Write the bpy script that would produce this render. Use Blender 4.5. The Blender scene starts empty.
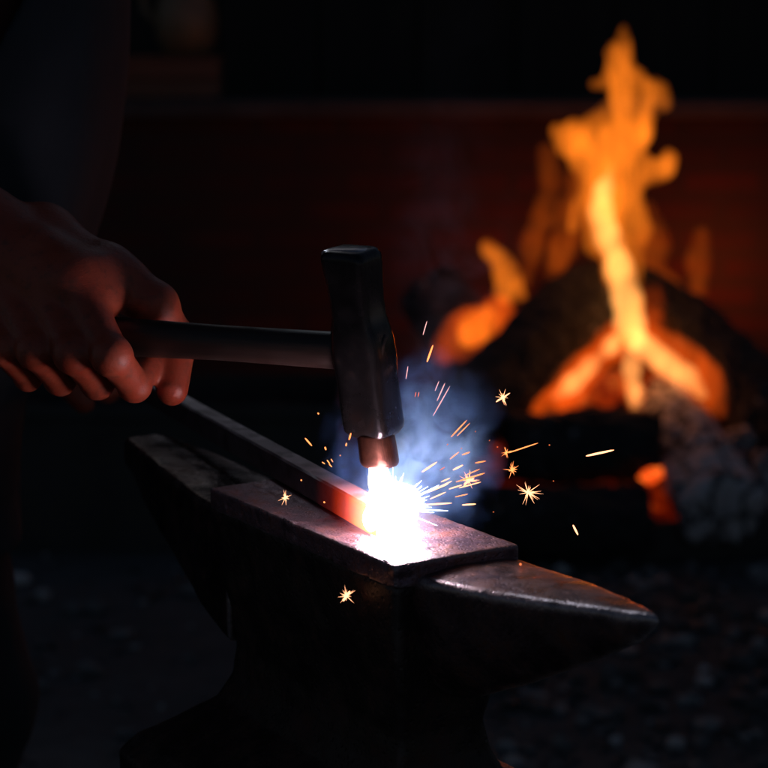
import bpy, bmesh, math, random
import numpy as np
from mathutils import Vector, Matrix, noise as mnoise

random.seed(7)
np.random.seed(7)
SC = bpy.context.scene
COL = SC.collection

# ------------------------------------------------------------------ camera
LENS, SENSOR = 85.0, 36.0
PITCH = math.radians(10)
CAMZ = 0.978
FPX = 768 * LENS / SENSOR
CAM = Vector((0, 0, CAMZ))
FWD = Vector((0, math.cos(PITCH), -math.sin(PITCH)))
UP = Vector((0, math.sin(PITCH), math.cos(PITCH)))
RIGHT = Vector((1, 0, 0))


def ray(px, py):
    return FWD + RIGHT * ((px - 384) / FPX) - UP * ((py - 384) / FPX)


def pt(px, py, depth):
    return CAM + ray(px, py) * depth


def on_z(px, py, z):
    r = ray(px, py)
    return CAM + r * ((z - CAMZ) / r.z)


cam_data = bpy.data.cameras.new('camera')
cam_data.lens = LENS
cam_data.sensor_width = SENSOR
cam_data.clip_start = 0.02
cam_data.clip_end = 400
cam_data.dof.use_dof = True
cam_data.dof.focus_distance = 0.915
cam_data.dof.aperture_fstop = 10.0
cam_data.dof.aperture_blades = 0
cam = bpy.data.objects.new('camera', cam_data)
COL.objects.link(cam)
cam.location = CAM
cam.rotation_euler = (math.pi / 2 - PITCH, 0, 0)
SC.camera = cam

# ------------------------------------------------------------------ materials


class NT:
    def __init__(self, name):
        self.m = bpy.data.materials.new(name)
        self.m.use_nodes = True
        self.t = self.m.node_tree
        self.t.nodes.clear()
        self.out = self.n('ShaderNodeOutputMaterial')

    def n(self, kind, **kw):
        nd = self.t.nodes.new(kind)
        for k, v in kw.items():
            if k.startswith('_'):
                setattr(nd, k[1:], v)
            else:
                key = k.replace('__', ' ')
                self.put(nd.inputs[key], v)
        return nd

    def put(self, sock, v):
        if isinstance(v, bpy.types.NodeSocket):
            self.t.links.new(v, sock)
        elif isinstance(v, bpy.types.Node):
            self.t.links.new(v.outputs[0], sock)
        else:
            if sock.type == 'RGBA' and len(v) == 3:
                v = (*v, 1)
            sock.default_value = v

    def coord(self, scale=(1, 1, 1), loc=(0, 0, 0)):
        tc = self.n('ShaderNodeTexCoord')
        mp = self.n('ShaderNodeMapping', Vector=tc.outputs['Object'])
        mp.inputs['Scale'].default_value = scale
        mp.inputs['Location'].default_value = loc
        return mp.outputs[0]

    def noise(self, vec, scale, detail=6, rough=0.6, dist=0.0):
        nd = self.n('ShaderNodeTexNoise', Vector=vec, Scale=scale, Detail=detail, Roughness=rough, Distortion=dist)
        return nd.outputs[0]

    def voro(self, vec, scale, feature='F1'):
        nd = self.n('ShaderNodeTexVoronoi', Vector=vec, Scale=scale)
        nd.feature = feature
        return nd.outputs['Distance']

    def ramp(self, fac, stops, interp='LINEAR'):
        nd = self.n('ShaderNodeValToRGB', Fac=fac)
        cr = nd.color_ramp
        cr.interpolation = interp
        while len(cr.elements) < len(stops):
            cr.elements.new(0.5)
        for e, (p, c) in zip(cr.elements, stops):
            e.position = p
            e.color = (c, c, c, 1) if isinstance(c, (int, float)) else (*c, 1)
        return nd.outputs[0]

    def math(self, op, a, b=0.0, clamp=False):
        nd = self.n('ShaderNodeMath')
        nd.operation = op
        nd.use_clamp = clamp
        self.put(nd.inputs[0], a)
        self.put(nd.inputs[1], b)
        return nd.outputs[0]

    def mix(self, fac, a, b):
        nd = self.n('ShaderNodeMix')
        nd.data_type = 'RGBA'
        self.put(nd.inputs[0], fac)
        self.put(nd.inputs[6], a)
        self.put(nd.inputs[7], b)
        return nd.outputs[2]

    def bump(self, height, strength=0.4, dist=0.002):
        nd = self.n('ShaderNodeBump', Height=height, Strength=strength, Distance=dist)
        return nd.outputs[0]

    def bsdf(self, **kw):
        nd = self.n('ShaderNodeBsdfPrincipled', **kw)
        self.t.links.new(nd.outputs[0], self.out.inputs['Surface'])
        return nd


def emit_mat(name, color, strength):
    m = NT(name)
    e = m.n('ShaderNodeEmission', Color=color, Strength=strength)
    m.t.links.new(e.outputs[0], m.out.inputs['Surface'])
    return m.m


M = {}


def worn_steel(name, dark, light, rust, rust_amt, rough=(0.28, 0.6), metal=0.9, bump=0.5, scale=1.0, edge=(0.51, 0.56), edge_col=(0.4, 0.34, 0.36), pits=0.6):
    m = NT(name)
    c = m.coord()
    n1 = m.noise(c, 38 * scale, 8, 0.65)
    n2 = m.noise(c, 210 * scale, 6, 0.7)
    n3 = m.noise(m.coord((1, 9, 1)), 160 * scale, 4, 0.6)
    base = m.mix(m.ramp(n1, [(0.35, 0.0), (0.7, 1.0)]), dark, light)
    base = m.mix(m.math('MULTIPLY', m.ramp(n3, [(0.45, 0.0), (0.7, 1.0)]), 0.35), base, tuple(x * 1.5 for x in light))
    rm = m.ramp(m.math('ADD', m.math('MULTIPLY', n1, 0.55), m.math('MULTIPLY', n2, 0.45)), [(0.62 - rust_amt * 0.3, 0.0), (0.72 - rust_amt * 0.2, 1.0)])
    base = m.mix(rm, base, rust)
    ro = m.math('ADD', m.ramp(n1, [(0.3, rough[0]), (0.75, rough[1])]), m.math('MULTIPLY', rm, 0.2))
    geo = m.n('ShaderNodeNewGeometry')
    worn = m.math('MULTIPLY', m.ramp(geo.outputs['Pointiness'], [(edge[0], 0.0), (edge[1], 1.0)]), m.ramp(n1, [(0.3, 0.35), (0.6, 1.0)]))
    base = m.mix(m.math('MULTIPLY', worn, 0.8), base, edge_col)  # wear on the edges; its light tone also stands in for edge highlights
    ro = m.math('SUBTRACT', ro, m.math('MULTIPLY', worn, 0.22), True)
    pit = m.voro(c, 260 * scale)
    h = m.math('ADD', m.math('MULTIPLY', n2, 0.6), m.math('MULTIPLY', m.ramp(pit, [(0.0, 0.0), (0.35, 1.0)]), pits))
    h = m.math('ADD', h, m.math('MULTIPLY', n1, 0.8))
    m.bsdf(Base__Color=base, Metallic=m.math('SUBTRACT', m.math('SUBTRACT', metal, m.math('MULTIPLY', rm, 0.45)), m.math('MULTIPLY', worn, 0.4), True), Roughness=ro,
           Normal=m.bump(h, bump, 0.0012))
    return m.m


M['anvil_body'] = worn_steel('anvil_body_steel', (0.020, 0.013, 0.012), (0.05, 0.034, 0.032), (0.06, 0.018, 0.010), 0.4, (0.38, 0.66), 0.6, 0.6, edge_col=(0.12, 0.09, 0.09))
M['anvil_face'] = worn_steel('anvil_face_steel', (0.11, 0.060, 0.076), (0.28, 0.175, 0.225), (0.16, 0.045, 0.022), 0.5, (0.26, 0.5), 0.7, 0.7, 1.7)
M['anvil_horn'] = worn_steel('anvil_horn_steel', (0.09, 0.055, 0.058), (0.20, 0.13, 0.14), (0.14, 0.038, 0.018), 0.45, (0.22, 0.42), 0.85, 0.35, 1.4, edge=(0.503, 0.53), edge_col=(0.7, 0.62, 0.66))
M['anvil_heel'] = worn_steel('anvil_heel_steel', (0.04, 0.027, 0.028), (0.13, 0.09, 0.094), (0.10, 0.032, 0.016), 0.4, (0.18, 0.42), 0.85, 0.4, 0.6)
M['hammer'] = worn_steel('hammer_steel', (0.022, 0.018, 0.020), (0.06, 0.05, 0.054), (0.08, 0.028, 0.018), 0.12, (0.22, 0.36), 0.9, 0.16, 0.6, edge=(0.503, 0.535), edge_col=(0.42, 0.32, 0.34), pits=0.2)  # light edge colour also imitates the highlight along the ridge
M['peen'] = worn_steel('hammer_peen_steel', (0.16, 0.15, 0.16), (0.36, 0.34, 0.36), (0.08, 0.03, 0.02), 0.2, (0.2, 0.4), 0.9, 0.25, 0.8, edge=(0.503, 0.535), edge_col=(0.6, 0.56, 0.6), pits=0.3)
M['hammer_face'] = worn_steel('hammer_face_steel', (0.06, 0.02, 0.014), (0.12, 0.042, 0.028), (0.11, 0.03, 0.014), 0.3, (0.3, 0.5), 0.85, 0.2, pits=0.2)

# wooden hammer handle
m = NT('handle_wood')
c = m.coord((1.0, 14, 14))
g = m.noise(c, 12, 6, 0.6)
g2 = m.noise(m.coord(), 60, 5, 0.6)
base = m.mix(m.ramp(g, [(0.3, 0.0), (0.7, 1.0)]), (0.012, 0.006, 0.005), (0.034, 0.016, 0.013))
base = m.mix(m.ramp(g2, [(0.5, 0.0), (0.7, 0.7)]), base, (0.03, 0.018, 0.014))
m.bsdf(Base__Color=base, Roughness=m.ramp(g2, [(0.3, 0.34), (0.7, 0.55)]), Normal=m.bump(m.math('ADD', g, m.math('MULTIPLY', g2, 0.5)), 0.35, 0.0008))
M['wood'] = m.m

# the struck bar: dark scaled steel, glowing at its hot end (x = 0 is the hot end)
m = NT('hot_bar_steel')
c = m.coord()
n1 = m.noise(c, 90, 8, 0.65)
base = m.mix(m.ramp(n1, [(0.35, 0.0), (0.7, 1.0)]), (0.07, 0.045, 0.052), (0.22, 0.15, 0.18))
tc = m.n('ShaderNodeTexCoord')
sx = m.n('ShaderNodeSeparateXYZ', Vector=tc.outputs['Object'])
d = m.math('ADD', sx.outputs[0], m.math('MULTIPLY', m.math('SUBTRACT', n1, 0.5), 0.008))
heat = m.ramp(m.math('MULTIPLY', d, 12.5), [(0.0, 0.72), (0.3, 0.5), (0.5, 0.2), (0.72, 0.05), (1.0, 0.0)])
ecol = m.ramp(heat, [(0.0, (0.8, 0.02, 0.0)), (0.3, (1.0, 0.075, 0.006)), (0.6, (1.0, 0.22, 0.02)), (1.0, (1.0, 0.5, 0.12))])
es = m.math('MULTIPLY', m.math('POWER', heat, 1.5), 7.0)
base = m.mix(m.math('MULTIPLY', heat, 1.4, True), base, (0.03, 0.012, 0.01))
m.bsdf(Base__Color=base, Metallic=0.35, Roughness=m.ramp(n1, [(0.3, 0.3), (0.7, 0.5)]), Normal=m.bump(n1, 0.4, 0.0008),
       Emission__Color=ecol, Emission__Strength=es)
M['bar'] = m.m

# skin
m = NT('sooty_skin')
c = m.coord()
n1 = m.noise(c, 26, 6, 0.6)
n2 = m.noise(c, 170, 6, 0.65)
v = m.voro(m.coord((1, 1, 1)), 420)
base = m.mix(m.ramp(n1, [(0.3, 0.0), (0.7, 1.0)]), (0.27, 0.040, 0.018), (0.40, 0.075, 0.036))
base = m.mix(m.math('MULTIPLY', m.ramp(n2, [(0.52, 0.0), (0.68, 1.0)]), 0.55), base, (0.10, 0.035, 0.022))
h = m.math('ADD', m.math('MULTIPLY', n2, 0.9), m.math('MULTIPLY', m.noise(m.coord((1, 1, 2.5)), 520, 4, 0.6), 0.5))
b = m.bsdf(Base__Color=base, Roughness=m.ramp(n1, [(0.3, 0.34), (0.7, 0.5)]), Normal=m.bump(h, 0.55, 0.0010))
b.inputs['Subsurface Weight'].default_value = 0.25
b.inputs['Subsurface Radius'].default_value = (1.0, 0.25, 0.12)
b.inputs['Subsurface Scale'].default_value = 0.017
M['skin'] = m.m


def cloth(name, a, b_, scale=1.0, rough=0.85):
    m = NT(name)
    n1 = m.noise(m.coord(), 9 * scale, 6, 0.6)
    w = m.noise(m.coord((1, 1, 6)), 240 * scale, 3, 0.6)
    base = m.mix(m.ramp(n1, [(0.3, 0.0), (0.7, 1.0)]), a, b_)
    m.bsdf(Base__Color=base, Roughness=rough, Normal=m.bump(m.math('ADD', m.math('MULTIPLY', n1, 3.0), m.math('MULTIPLY', w, 0.4)), 0.5, 0.004))
    return m.m


M['shirt'] = cloth('maroon_shirt_cloth', (0.06, 0.012, 0.009), (0.10, 0.02, 0.015))
M['apron'] = cloth('navy_apron_cloth', (0.010, 0.013, 0.020), (0.020, 0.025, 0.035))
M['trousers'] = cloth('dark_trouser_cloth', (0.010, 0.010, 0.013), (0.02, 0.019, 0.023))
M['boot'] = cloth('black_boot_leather', (0.012, 0.011, 0.010), (0.03, 0.026, 0.022), 2.0, 0.5)
M['hair'] = cloth('dark_hair', (0.012, 0.009, 0.007), (0.03, 0.02, 0.014), 6.0, 0.6)
m = NT('eye_white')
m.bsdf(Base__Color=(0.6, 0.57, 0.54), Roughness=0.2)
M['eye'] = m.m
m = NT('eye_iris')
m.bsdf(Base__Color=(0.03, 0.018, 0.01), Roughness=0.15)
M['iris'] = m.m

# charcoal and ash covered logs, attribute «heat» = the part of the bark that is burning
def log_mat(name, ash_amt, seed, heat_gain=1.0):
    m = NT(name)
    c = m.coord(loc=(seed * 3.1, seed * 1.7, seed * 0.9))
    n1 = m.noise(c, 7, 8, 0.65)
    n2 = m.noise(c, 34, 7, 0.7)
    vo = m.n('ShaderNodeTexVoronoi', Vector=m.mix(0.07, c, m.n('ShaderNodeTexNoise', Vector=c, Scale=16.0).outputs['Color']), Scale=15.0)
    vo.feature = 'DISTANCE_TO_EDGE'
    crack = m.ramp(vo.outputs['Distance'], [(0.0, 0.0), (0.12, 1.0)])
    char = m.mix(m.ramp(n2, [(0.35, 0.0), (0.7, 1.0)]), (0.005, 0.005, 0.006), (0.04, 0.039, 0.044))
    am = m.ramp(m.math('ADD', m.math('MULTIPLY', n1, 0.6), m.math('MULTIPLY', n2, 0.4)), [(0.63 - ash_amt, 0.0), (0.71 - ash_amt, 1.0)])
    base = m.mix(m.math('MULTIPLY', am, crack), char, (0.58, 0.55, 0.60))
    ht = m.n('ShaderNodeAttribute')
    ht.attribute_name = 'heat'
    hv = m.math('MULTIPLY', ht.outputs['Fac'], m.ramp(n2, [(0.25, 0.3), (0.62, 1.0)]))
    hv = m.math('MULTIPLY', hv, m.math('SUBTRACT', 1.25, m.math('MULTIPLY', crack, 0.5)))
    ecol = m.ramp(hv, [(0.0, (0.6, 0.01, 0.0)), (0.35, (1.0, 0.055, 0.004)), (0.7, (1.0, 0.19, 0.02)), (1.0, (1.0, 0.42, 0.09))])
    es = m.math('MULTIPLY', m.math('POWER', hv, 1.9), 2.6 * heat_gain)
    h = m.math('ADD', m.math('MULTIPLY', crack, 0.8), m.math('MULTIPLY', n2, 1.2))
    m.bsdf(Base__Color=base, Roughness=0.85, Normal=m.bump(h, 0.9, 0.012), Emission__Color=ecol, Emission__Strength=es)
    return m.m


M['charlog'] = log_mat('charred_log', 0.035, 1, 1.9)
M['charlog_b'] = log_mat('charred_log_dry', 0.03, 2, 2.2)
M['ashlog'] = log_mat('ash_grey_log', 0.24, 3)

# ember bed
m = NT('ember_bed_coals')
c = m.coord()
n1 = m.noise(c, 11, 6, 0.6)
v = m.voro(c, 30)
hv = m.math('MULTIPLY', m.ramp(n1, [(0.4, 0.0), (0.66, 1.0)]), m.ramp(v, [(0.1, 1.0), (0.55, 0.25)]))
ecol = m.ramp(hv, [(0.0, (0.6, 0.01, 0.0)), (0.5, (1.0, 0.07, 0.005)), (1.0, (1.0, 0.28, 0.04))])
m.bsdf(Base__Color=(0.02, 0.018, 0.018), Roughness=0.9, Normal=m.bump(v, 0.8, 0.02), Emission__Color=ecol, Emission__Strength=m.math('MULTIPLY', hv, 0.5))
M['emberbed'] = m.m
for nm_, es_ in (('ember', 1.7), ('ember_dull', 0.45)):
  m = NT('glowing_' + nm_)
  n1 = m.noise(m.coord(), 30, 5, 0.6)
  hv = m.ramp(n1, [(0.3, 0.25), (0.7, 1.0)])
  ecol = m.ramp(hv, [(0.0, (0.7, 0.015, 0.0)), (0.6, (1.0, 0.07, 0.006)), (1.0, (1.0, 0.19, 0.02))])
  m.bsdf(Base__Color=(0.03, 0.02, 0.02), Roughness=0.9, Emission__Color=ecol, Emission__Strength=m.math('MULTIPLY', hv, es_))
  M[nm_] = m.m

# ground, gravel, masonry, timber
m = NT('sooty_ground')
c = m.coord()
n1 = m.noise(c, 1.3, 8, 0.6)
n2 = m.noise(c, 22, 8, 0.7)
base = m.mix(m.ramp(n1, [(0.3, 0.0), (0.7, 1.0)]), (0.05, 0.05, 0.053), (0.12, 0.119, 0.125))
base = m.mix(m.ramp(n2, [(0.45, 0.0), (0.7, 0.8)]), base, (0.04, 0.04, 0.042))
m.bsdf(Base__Color=base, Roughness=0.9, Normal=m.bump(m.math('ADD', n1, n2), 0.7, 0.03))
M['ground'] = m.m
m = NT('gravel_stone')
oi = m.n('ShaderNodeAttribute')
oi.attribute_name = 'tone'
n2 = m.noise(m.coord(), 60, 5, 0.6)
base = m.ramp(oi.outputs['Fac'], [(0.0, (0.03, 0.03, 0.032)), (0.6, (0.11, 0.11, 0.115)), (0.93, (0.27, 0.265, 0.27)), (1.0, (0.55, 0.54, 0.55))])
m.bsdf(Base__Color=base, Roughness=m.ramp(n2, [(0.3, 0.5), (0.7, 0.85)]))
M['gravel'] = m.m
m = NT('sooty_brick')
tc = m.n('ShaderNodeTexCoord')
sx = m.n('ShaderNodeSeparateXYZ', Vector=tc.outputs['Object'])
cx = m.n('ShaderNodeCombineXYZ', X=sx.outputs[0], Y=sx.outputs[2], Z=0.0)
br = m.n('ShaderNodeTexBrick', Vector=cx.outputs[0], Scale=1.0, Color1=(0.065, 0.015, 0.010), Color2=(0.038, 0.010, 0.007), Mortar=(0.03, 0.018, 0.015))
br.inputs['Brick Width'].default_value = 0.23
br.inputs['Row Height'].default_value = 0.078
br.inputs['Mortar Size'].default_value = 0.017
n1 = m.noise(m.coord(), 3.2, 7, 0.65)
base = m.mix(m.ramp(n1, [(0.35, 0.0), (0.65, 0.85)]), br.outputs[0], (0.02, 0.015, 0.014))
m.bsdf(Base__Color=base, Roughness=0.9, Normal=m.bump(m.math('SUBTRACT', n1, br.outputs['Fac']), 0.5, 0.01))
M['brick'] = m.m
m = NT('grey_stone_slab')
n1 = m.noise(m.coord(), 6, 8, 0.65)
m.bsdf(Base__Color=m.ramp(n1, [(0.3, (0.02, 0.02, 0.021)), (0.7, (0.06, 0.058, 0.06))]), Roughness=0.75, Normal=m.bump(n1, 0.5, 0.01))
M['slab'] = m.m
m = NT('black_timber')
n1 = m.noise(m.coord((8, 8, 0.6)), 4, 7, 0.6)
m.bsdf(Base__Color=m.ramp(n1, [(0.3, (0.006, 0.0055, 0.0055)), (0.7, (0.018, 0.016, 0.015))]), Roughness=0.85, Normal=m.bump(n1, 0.5, 0.01))
M['timber'] = m.m
m = NT('brown_crate_wood')
n1 = m.noise(m.coord((0.7, 6, 6)), 6, 6, 0.6)
m.bsdf(Base__Color=m.ramp(n1, [(0.3, (0.11, 0.04, 0.025)), (0.7, (0.2, 0.08, 0.05))]), Roughness=0.8, Normal=m.bump(n1, 0.4, 0.006))
M['crate'] = m.m
m = NT('clay_jug')
n1 = m.noise(m.coord(), 14, 6, 0.6)
m.bsdf(Base__Color=m.ramp(n1, [(0.3, (0.15, 0.09, 0.05)), (0.7, (0.22, 0.14, 0.08))]), Roughness=0.45)
M['clay'] = m.m
M['iron'] = worn_steel('black_iron', (0.01, 0.01, 0.011), (0.025, 0.023, 0.024), (0.03, 0.012, 0.008), 0.3, (0.6, 0.85), 0.3, 0.5, 0.12, edge_col=(0.03, 0.028, 0.03))
m = NT('stump_wood')
n1 = m.noise(m.coord((8, 8, 0.7)), 6, 7, 0.6)
m.bsdf(Base__Color=m.ramp(n1, [(0.3, (0.04, 0.025, 0.017)), (0.7, (0.13, 0.085, 0.058))]), Roughness=0.85, Normal=m.bump(n1, 0.6, 0.01))
M['stump'] = m.m


def flame_mat(name, color, density, lo=0.35, contrast=1.0):
    m = NT(name)
    n1 = m.noise(m.coord((1, 1, 0.30)), 26, 4, 0.6, 1.1)
    st = m.ramp(n1, [(0.34, lo), (0.66, lo + 1.25 * contrast)])
    e = m.n('ShaderNodeEmission', Color=color, Strength=m.math('MULTIPLY', st, density))
    m.t.links.new(e.outputs[0], m.out.inputs['Volume'])
    return m.m


M['flame'] = flame_mat('flame_orange', (1.0, 0.21, 0.012), 13, -0.05, 1.4)
M['flame_core'] = flame_mat('flame_yellow', (1.0, 0.43, 0.105), 24, 0.25)
M['flame_dim'] = flame_mat('flame_faint', (1.0, 0.15, 0.008), 4.0, -0.05)
M['flame_red'] = flame_mat('flame_red', (1.0, 0.105, 0.005), 10, 0.0)
M['flame_glow'] = flame_mat('flame_deep_red', (1.0, 0.085, 0.003), 5.0, 0.0)

# ------------------------------------------------------------------ object helpers


def link(o, parent=None):
    COL.objects.link(o)
    if parent is not None:
        o.parent = parent
    return o


def tag(o, label, cat, group=None, kind=None):
    if label:
        o['label'] = label
    if cat:
        o['category'] = cat
    if group:
        o['group'] = group
    if kind:
        o['kind'] = kind
    return o


def empty(name, loc=(0, 0, 0), rotz=0.0):
    o = bpy.data.objects.new(name, None)
    o.location = loc
    o.rotation_euler = (0, 0, rotz)
    o.empty_display_size = 0.05
    return link(o)


def mesh_obj(name, verts, faces, mat, parent=None, smooth=True, loc=(0, 0, 0)):
    me = bpy.data.meshes.new(name)
    me.from_pydata([tuple(v) for v in verts], [], [tuple(f) for f in faces])
    me.validate()
    if smooth:
        me.polygons.foreach_set('use_smooth', [True] * len(me.polygons))
    me.materials.append(mat)
    me.update()
    o = bpy.data.objects.new(name, me)
    o.location = loc
    return link(o, parent)


def bm_obj(name, bm, mat, parent=None, smooth=True, loc=(0, 0, 0)):
    me = bpy.data.meshes.new(name)
    bmesh.ops.recalc_face_normals(bm, faces=bm.faces[:])
    bm.to_mesh(me)
    bm.free()
    if smooth:
        me.polygons.foreach_set('use_smooth', [True] * len(me.polygons))
    me.materials.append(mat)
    o = bpy.data.objects.new(name, me)
    o.location = loc
    return link(o, parent)


def box_bm(x0, x1, y0, y1, z0, z1, bevel=0.0, bm=None, seg=2):
    own = bmesh.new()
    bmesh.ops.create_cube(own, size=1.0)
    for v in own.verts:
        v.co = Vector(((x0 + x1) / 2 + v.co.x * (x1 - x0), (y0 + y1) / 2 + v.co.y * (y1 - y0), (z0 + z1) / 2 + v.co.z * (z1 - z0)))
    if bevel:
        bmesh.ops.bevel(own, geom=own.edges[:], offset=bevel, segments=seg, affect='EDGES', profile=0.5)
    if bm is None:
        return own
    tmp = bpy.data.meshes.new('tmp')
    own.to_mesh(tmp)
    own.free()
    bm.from_mesh(tmp)
    bpy.data.meshes.remove(tmp)
    return bm


def loft(rings, cap=True):
    n = len(rings[0])
    verts = [v for r in rings for v in r]
    faces = []
    for i in range(len(rings) - 1):
        for j in range(n):
            k = (j + 1) % n
            faces.append((i * n + j, i * n + k, (i + 1) * n + k, (i + 1) * n + j))
    if cap:
        faces.append(tuple(range(n))[::-1])
        b = (len(rings) - 1) * n
        faces.append(tuple(range(b, b + n)))
    return verts, faces


# ------------------------------------------------------------------ signed distance modelling


class Field:
    def __init__(self, lo, hi, h, big=0.2):
        self.lo = np.array(lo, float)
        self.h = h
        self.n = np.ceil((np.array(hi, float) - self.lo) / h).astype(int) + 1
        self.f = np.full(self.n, big, np.float32)
        self.ax = [self.lo[i] + np.arange(self.n[i]) * h for i in range(3)]

    def sub(self, lo, hi):
        a = np.clip(np.floor((np.array(lo) - self.lo) / self.h).astype(int), 0, self.n)
        b = np.clip(np.ceil((np.array(hi) - self.lo) / self.h).astype(int) + 1, 0, self.n)
        sl = tuple(slice(a[i], b[i]) for i in range(3))
        X = self.ax[0][sl[0]][:, None, None]
        Y = self.ax[1][sl[1]][None, :, None]
        Z = self.ax[2][sl[2]][None, None, :]
        return sl, X, Y, Z

    def blend(self, sl, d, k):
        f = self.f[sl]
        if f.size == 0:
            return
        if k <= 0:
            self.f[sl] = np.minimum(f, d)
        else:
            hh = np.maximum(k - np.abs(f - d), 0) / k
            self.f[sl] = np.minimum(f, d) - hh * hh * k * 0.25

    def cone(self, a, b, ra, rb, k=0.004, sc=(1, 1, 1)):
        a = np.array(a, float)
        b = np.array(b, float)
        s = np.array(sc, float)
        r = max(ra, rb) * max(s) + k + 2.5 * self.h
        sl, X, Y, Z = self.sub(np.minimum(a, b) - r, np.maximum(a, b) + r)
        A = a / s
        d = (b - a) / s
        L = max(float(d @ d), 1e-12)
        x, y, z = X / s[0] - A[0], Y / s[1] - A[1], Z / s[2] - A[2]
        t = np.clip((x * d[0] + y * d[1] + z * d[2]) / L, 0, 1)
        q = np.sqrt((x - t * d[0]) ** 2 + (y - t * d[1]) ** 2 + (z - t * d[2]) ** 2) - (ra + (rb - ra) * t)
        self.blend(sl, q * min(s), k)

    def carve(self, a, b, r, k=0.0018):
        a, b = np.array(a, float), np.array(b, float)
        m_ = r + k + 2.5 * self.h
        sl, X, Y, Z = self.sub(np.minimum(a, b) - m_, np.maximum(a, b) + m_)
        if self.f[sl].size == 0:
            return
        d = b - a
        L = max(float(d @ d), 1e-12)
        x, y, z = X - a[0], Y - a[1], Z - a[2]
        t = np.clip((x * d[0] + y * d[1] + z * d[2]) / L, 0, 1)
        q = r - np.sqrt((x - t * d[0]) ** 2 + (y - t * d[1]) ** 2 + (z - t * d[2]) ** 2)
        f = self.f[sl]
        h = np.maximum(k - np.abs(f - q), 0) / k
        self.f[sl] = np.maximum(f, q) + h * h * k * 0.25

    def chain(self, pts, rad, k=0.004):
        for i in range(len(pts) - 1):
            self.cone(pts[i], pts[i + 1], rad[i], rad[i + 1], k)

    def ball(self, c, r, k=0.004, sc=(1, 1, 1)):
        self.cone(c, c, r, r, k, sc)

    def mesh(self, f=None):
        f = self.f if f is None else f
        s = f < 0
        n = f.shape
        c = np.zeros((n[0] - 1, n[1] - 1, n[2] - 1), np.int8)
        offs = [(i, j, k) for i in (0, 1) for j in (0, 1) for k in (0, 1)]
        for (i, j, k) in offs:
            c += s[i:n[0] - 1 + i, j:n[1] - 1 + j, k:n[2] - 1 + k]
        cells = np.argwhere((c > 0) & (c < 8))
        idx = np.full(c.shape, -1, np.int64)
        idx[tuple(cells.T)] = np.arange(len(cells))
        vals = {o: f[cells[:, 0] + o[0], cells[:, 1] + o[1], cells[:, 2] + o[2]].astype(float) for o in offs}
        acc = np.zeros((len(cells), 3))
        cnt = np.zeros(len(cells))
        for o in offs:
            for axis in range(3):
                if o[axis] == 0:
                    p = list(o)
                    p[axis] = 1
                    a, b = vals[o], vals[tuple(p)]
                    m_ = (a < 0) != (b < 0)
                    t = a[m_] / (a[m_] - b[m_])
                    pos = np.tile(np.array(o, float), (t.size, 1))
                    pos[:, axis] += t
                    acc[m_] += pos
                    cnt[m_] += 1
        v = self.lo + (cells + acc / cnt[:, None]) * self.h
        quads = []
        for axis in range(3):
            a1, a2 = (axis + 1) % 3, (axis + 2) % 3
            sl0 = [slice(None)] * 3
            sl1 = [slice(None)] * 3
            sl0[axis] = slice(0, n[axis] - 1)
            sl1[axis] = slice(1, n[axis])
            e = np.argwhere(s[tuple(sl0)] != s[tuple(sl1)])
            e = e[(e[:, a1] > 0) & (e[:, a2] > 0) & (e[:, a1] < n[a1] - 1) & (e[:, a2] < n[a2] - 1)]
            inside = s[tuple(e.T)]
            q = []
            for (d1, d2) in ((1, 1), (0, 1), (0, 0), (1, 0)):
                cc = e.copy()
                cc[:, a1] -= d1
                cc[:, a2] -= d2
                q.append(idx[tuple(cc.T)])
            q = np.stack(q, 1)
            q[~inside] = q[~inside][:, ::-1]
            quads.append(q)
        q = np.concatenate(quads)
        q = q[(q >= 0).all(1)]
        return v, q

    def obj(self, name, mat, parent=None, f=None, offset=(0, 0, 0)):
        v, q = self.mesh(f)
        v = relax(v, q, 1)
        return np_obj(name, v - np.array(offset), q, mat, parent, offset if parent is None else (0, 0, 0))


def np_obj(name, v, q, mat, parent=None, loc=(0, 0, 0)):
    me = bpy.data.meshes.new(name)
    me.vertices.add(len(v))
    me.vertices.foreach_set('co', np.asarray(v, np.float32).ravel())
    k = q.shape[1]
    me.loops.add(q.size)
    me.loops.foreach_set('vertex_index', q.astype(np.int32).ravel())
    me.polygons.add(len(q))
    me.polygons.foreach_set('loop_start', np.arange(0, q.size, k, dtype=np.int32))
    me.polygons.foreach_set('use_smooth', np.ones(len(q), bool))
    me.update(calc_edges=True)
    me.validate()
    me.materials.append(mat)
    o = bpy.data.objects.new(name, me)
    o.location = loc
    return link(o, parent)


def relax(v, q, it=2, w=0.5):
    for _ in range(it):
        acc = np.zeros_like(v)
        cnt = np.zeros(len(v))
        for k in range(q.shape[1]):
            a, b = q[:, k], q[:, (k + 1) % q.shape[1]]
            for d in range(3):
                acc[:, d] += np.bincount(a, v[b, d], len(v)) + np.bincount(b, v[a, d], len(v))
            cnt += np.bincount(a, minlength=len(v)) + np.bincount(b, minlength=len(v))
        v = v * (1 - w) + w * acc / np.maximum(cnt, 1)[:, None]
    return v


def smax(a, b, k):
    h = np.maximum(k - np.abs(a - b), 0) / k
    return np.maximum(a, b) + h * h * k * 0.25


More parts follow.
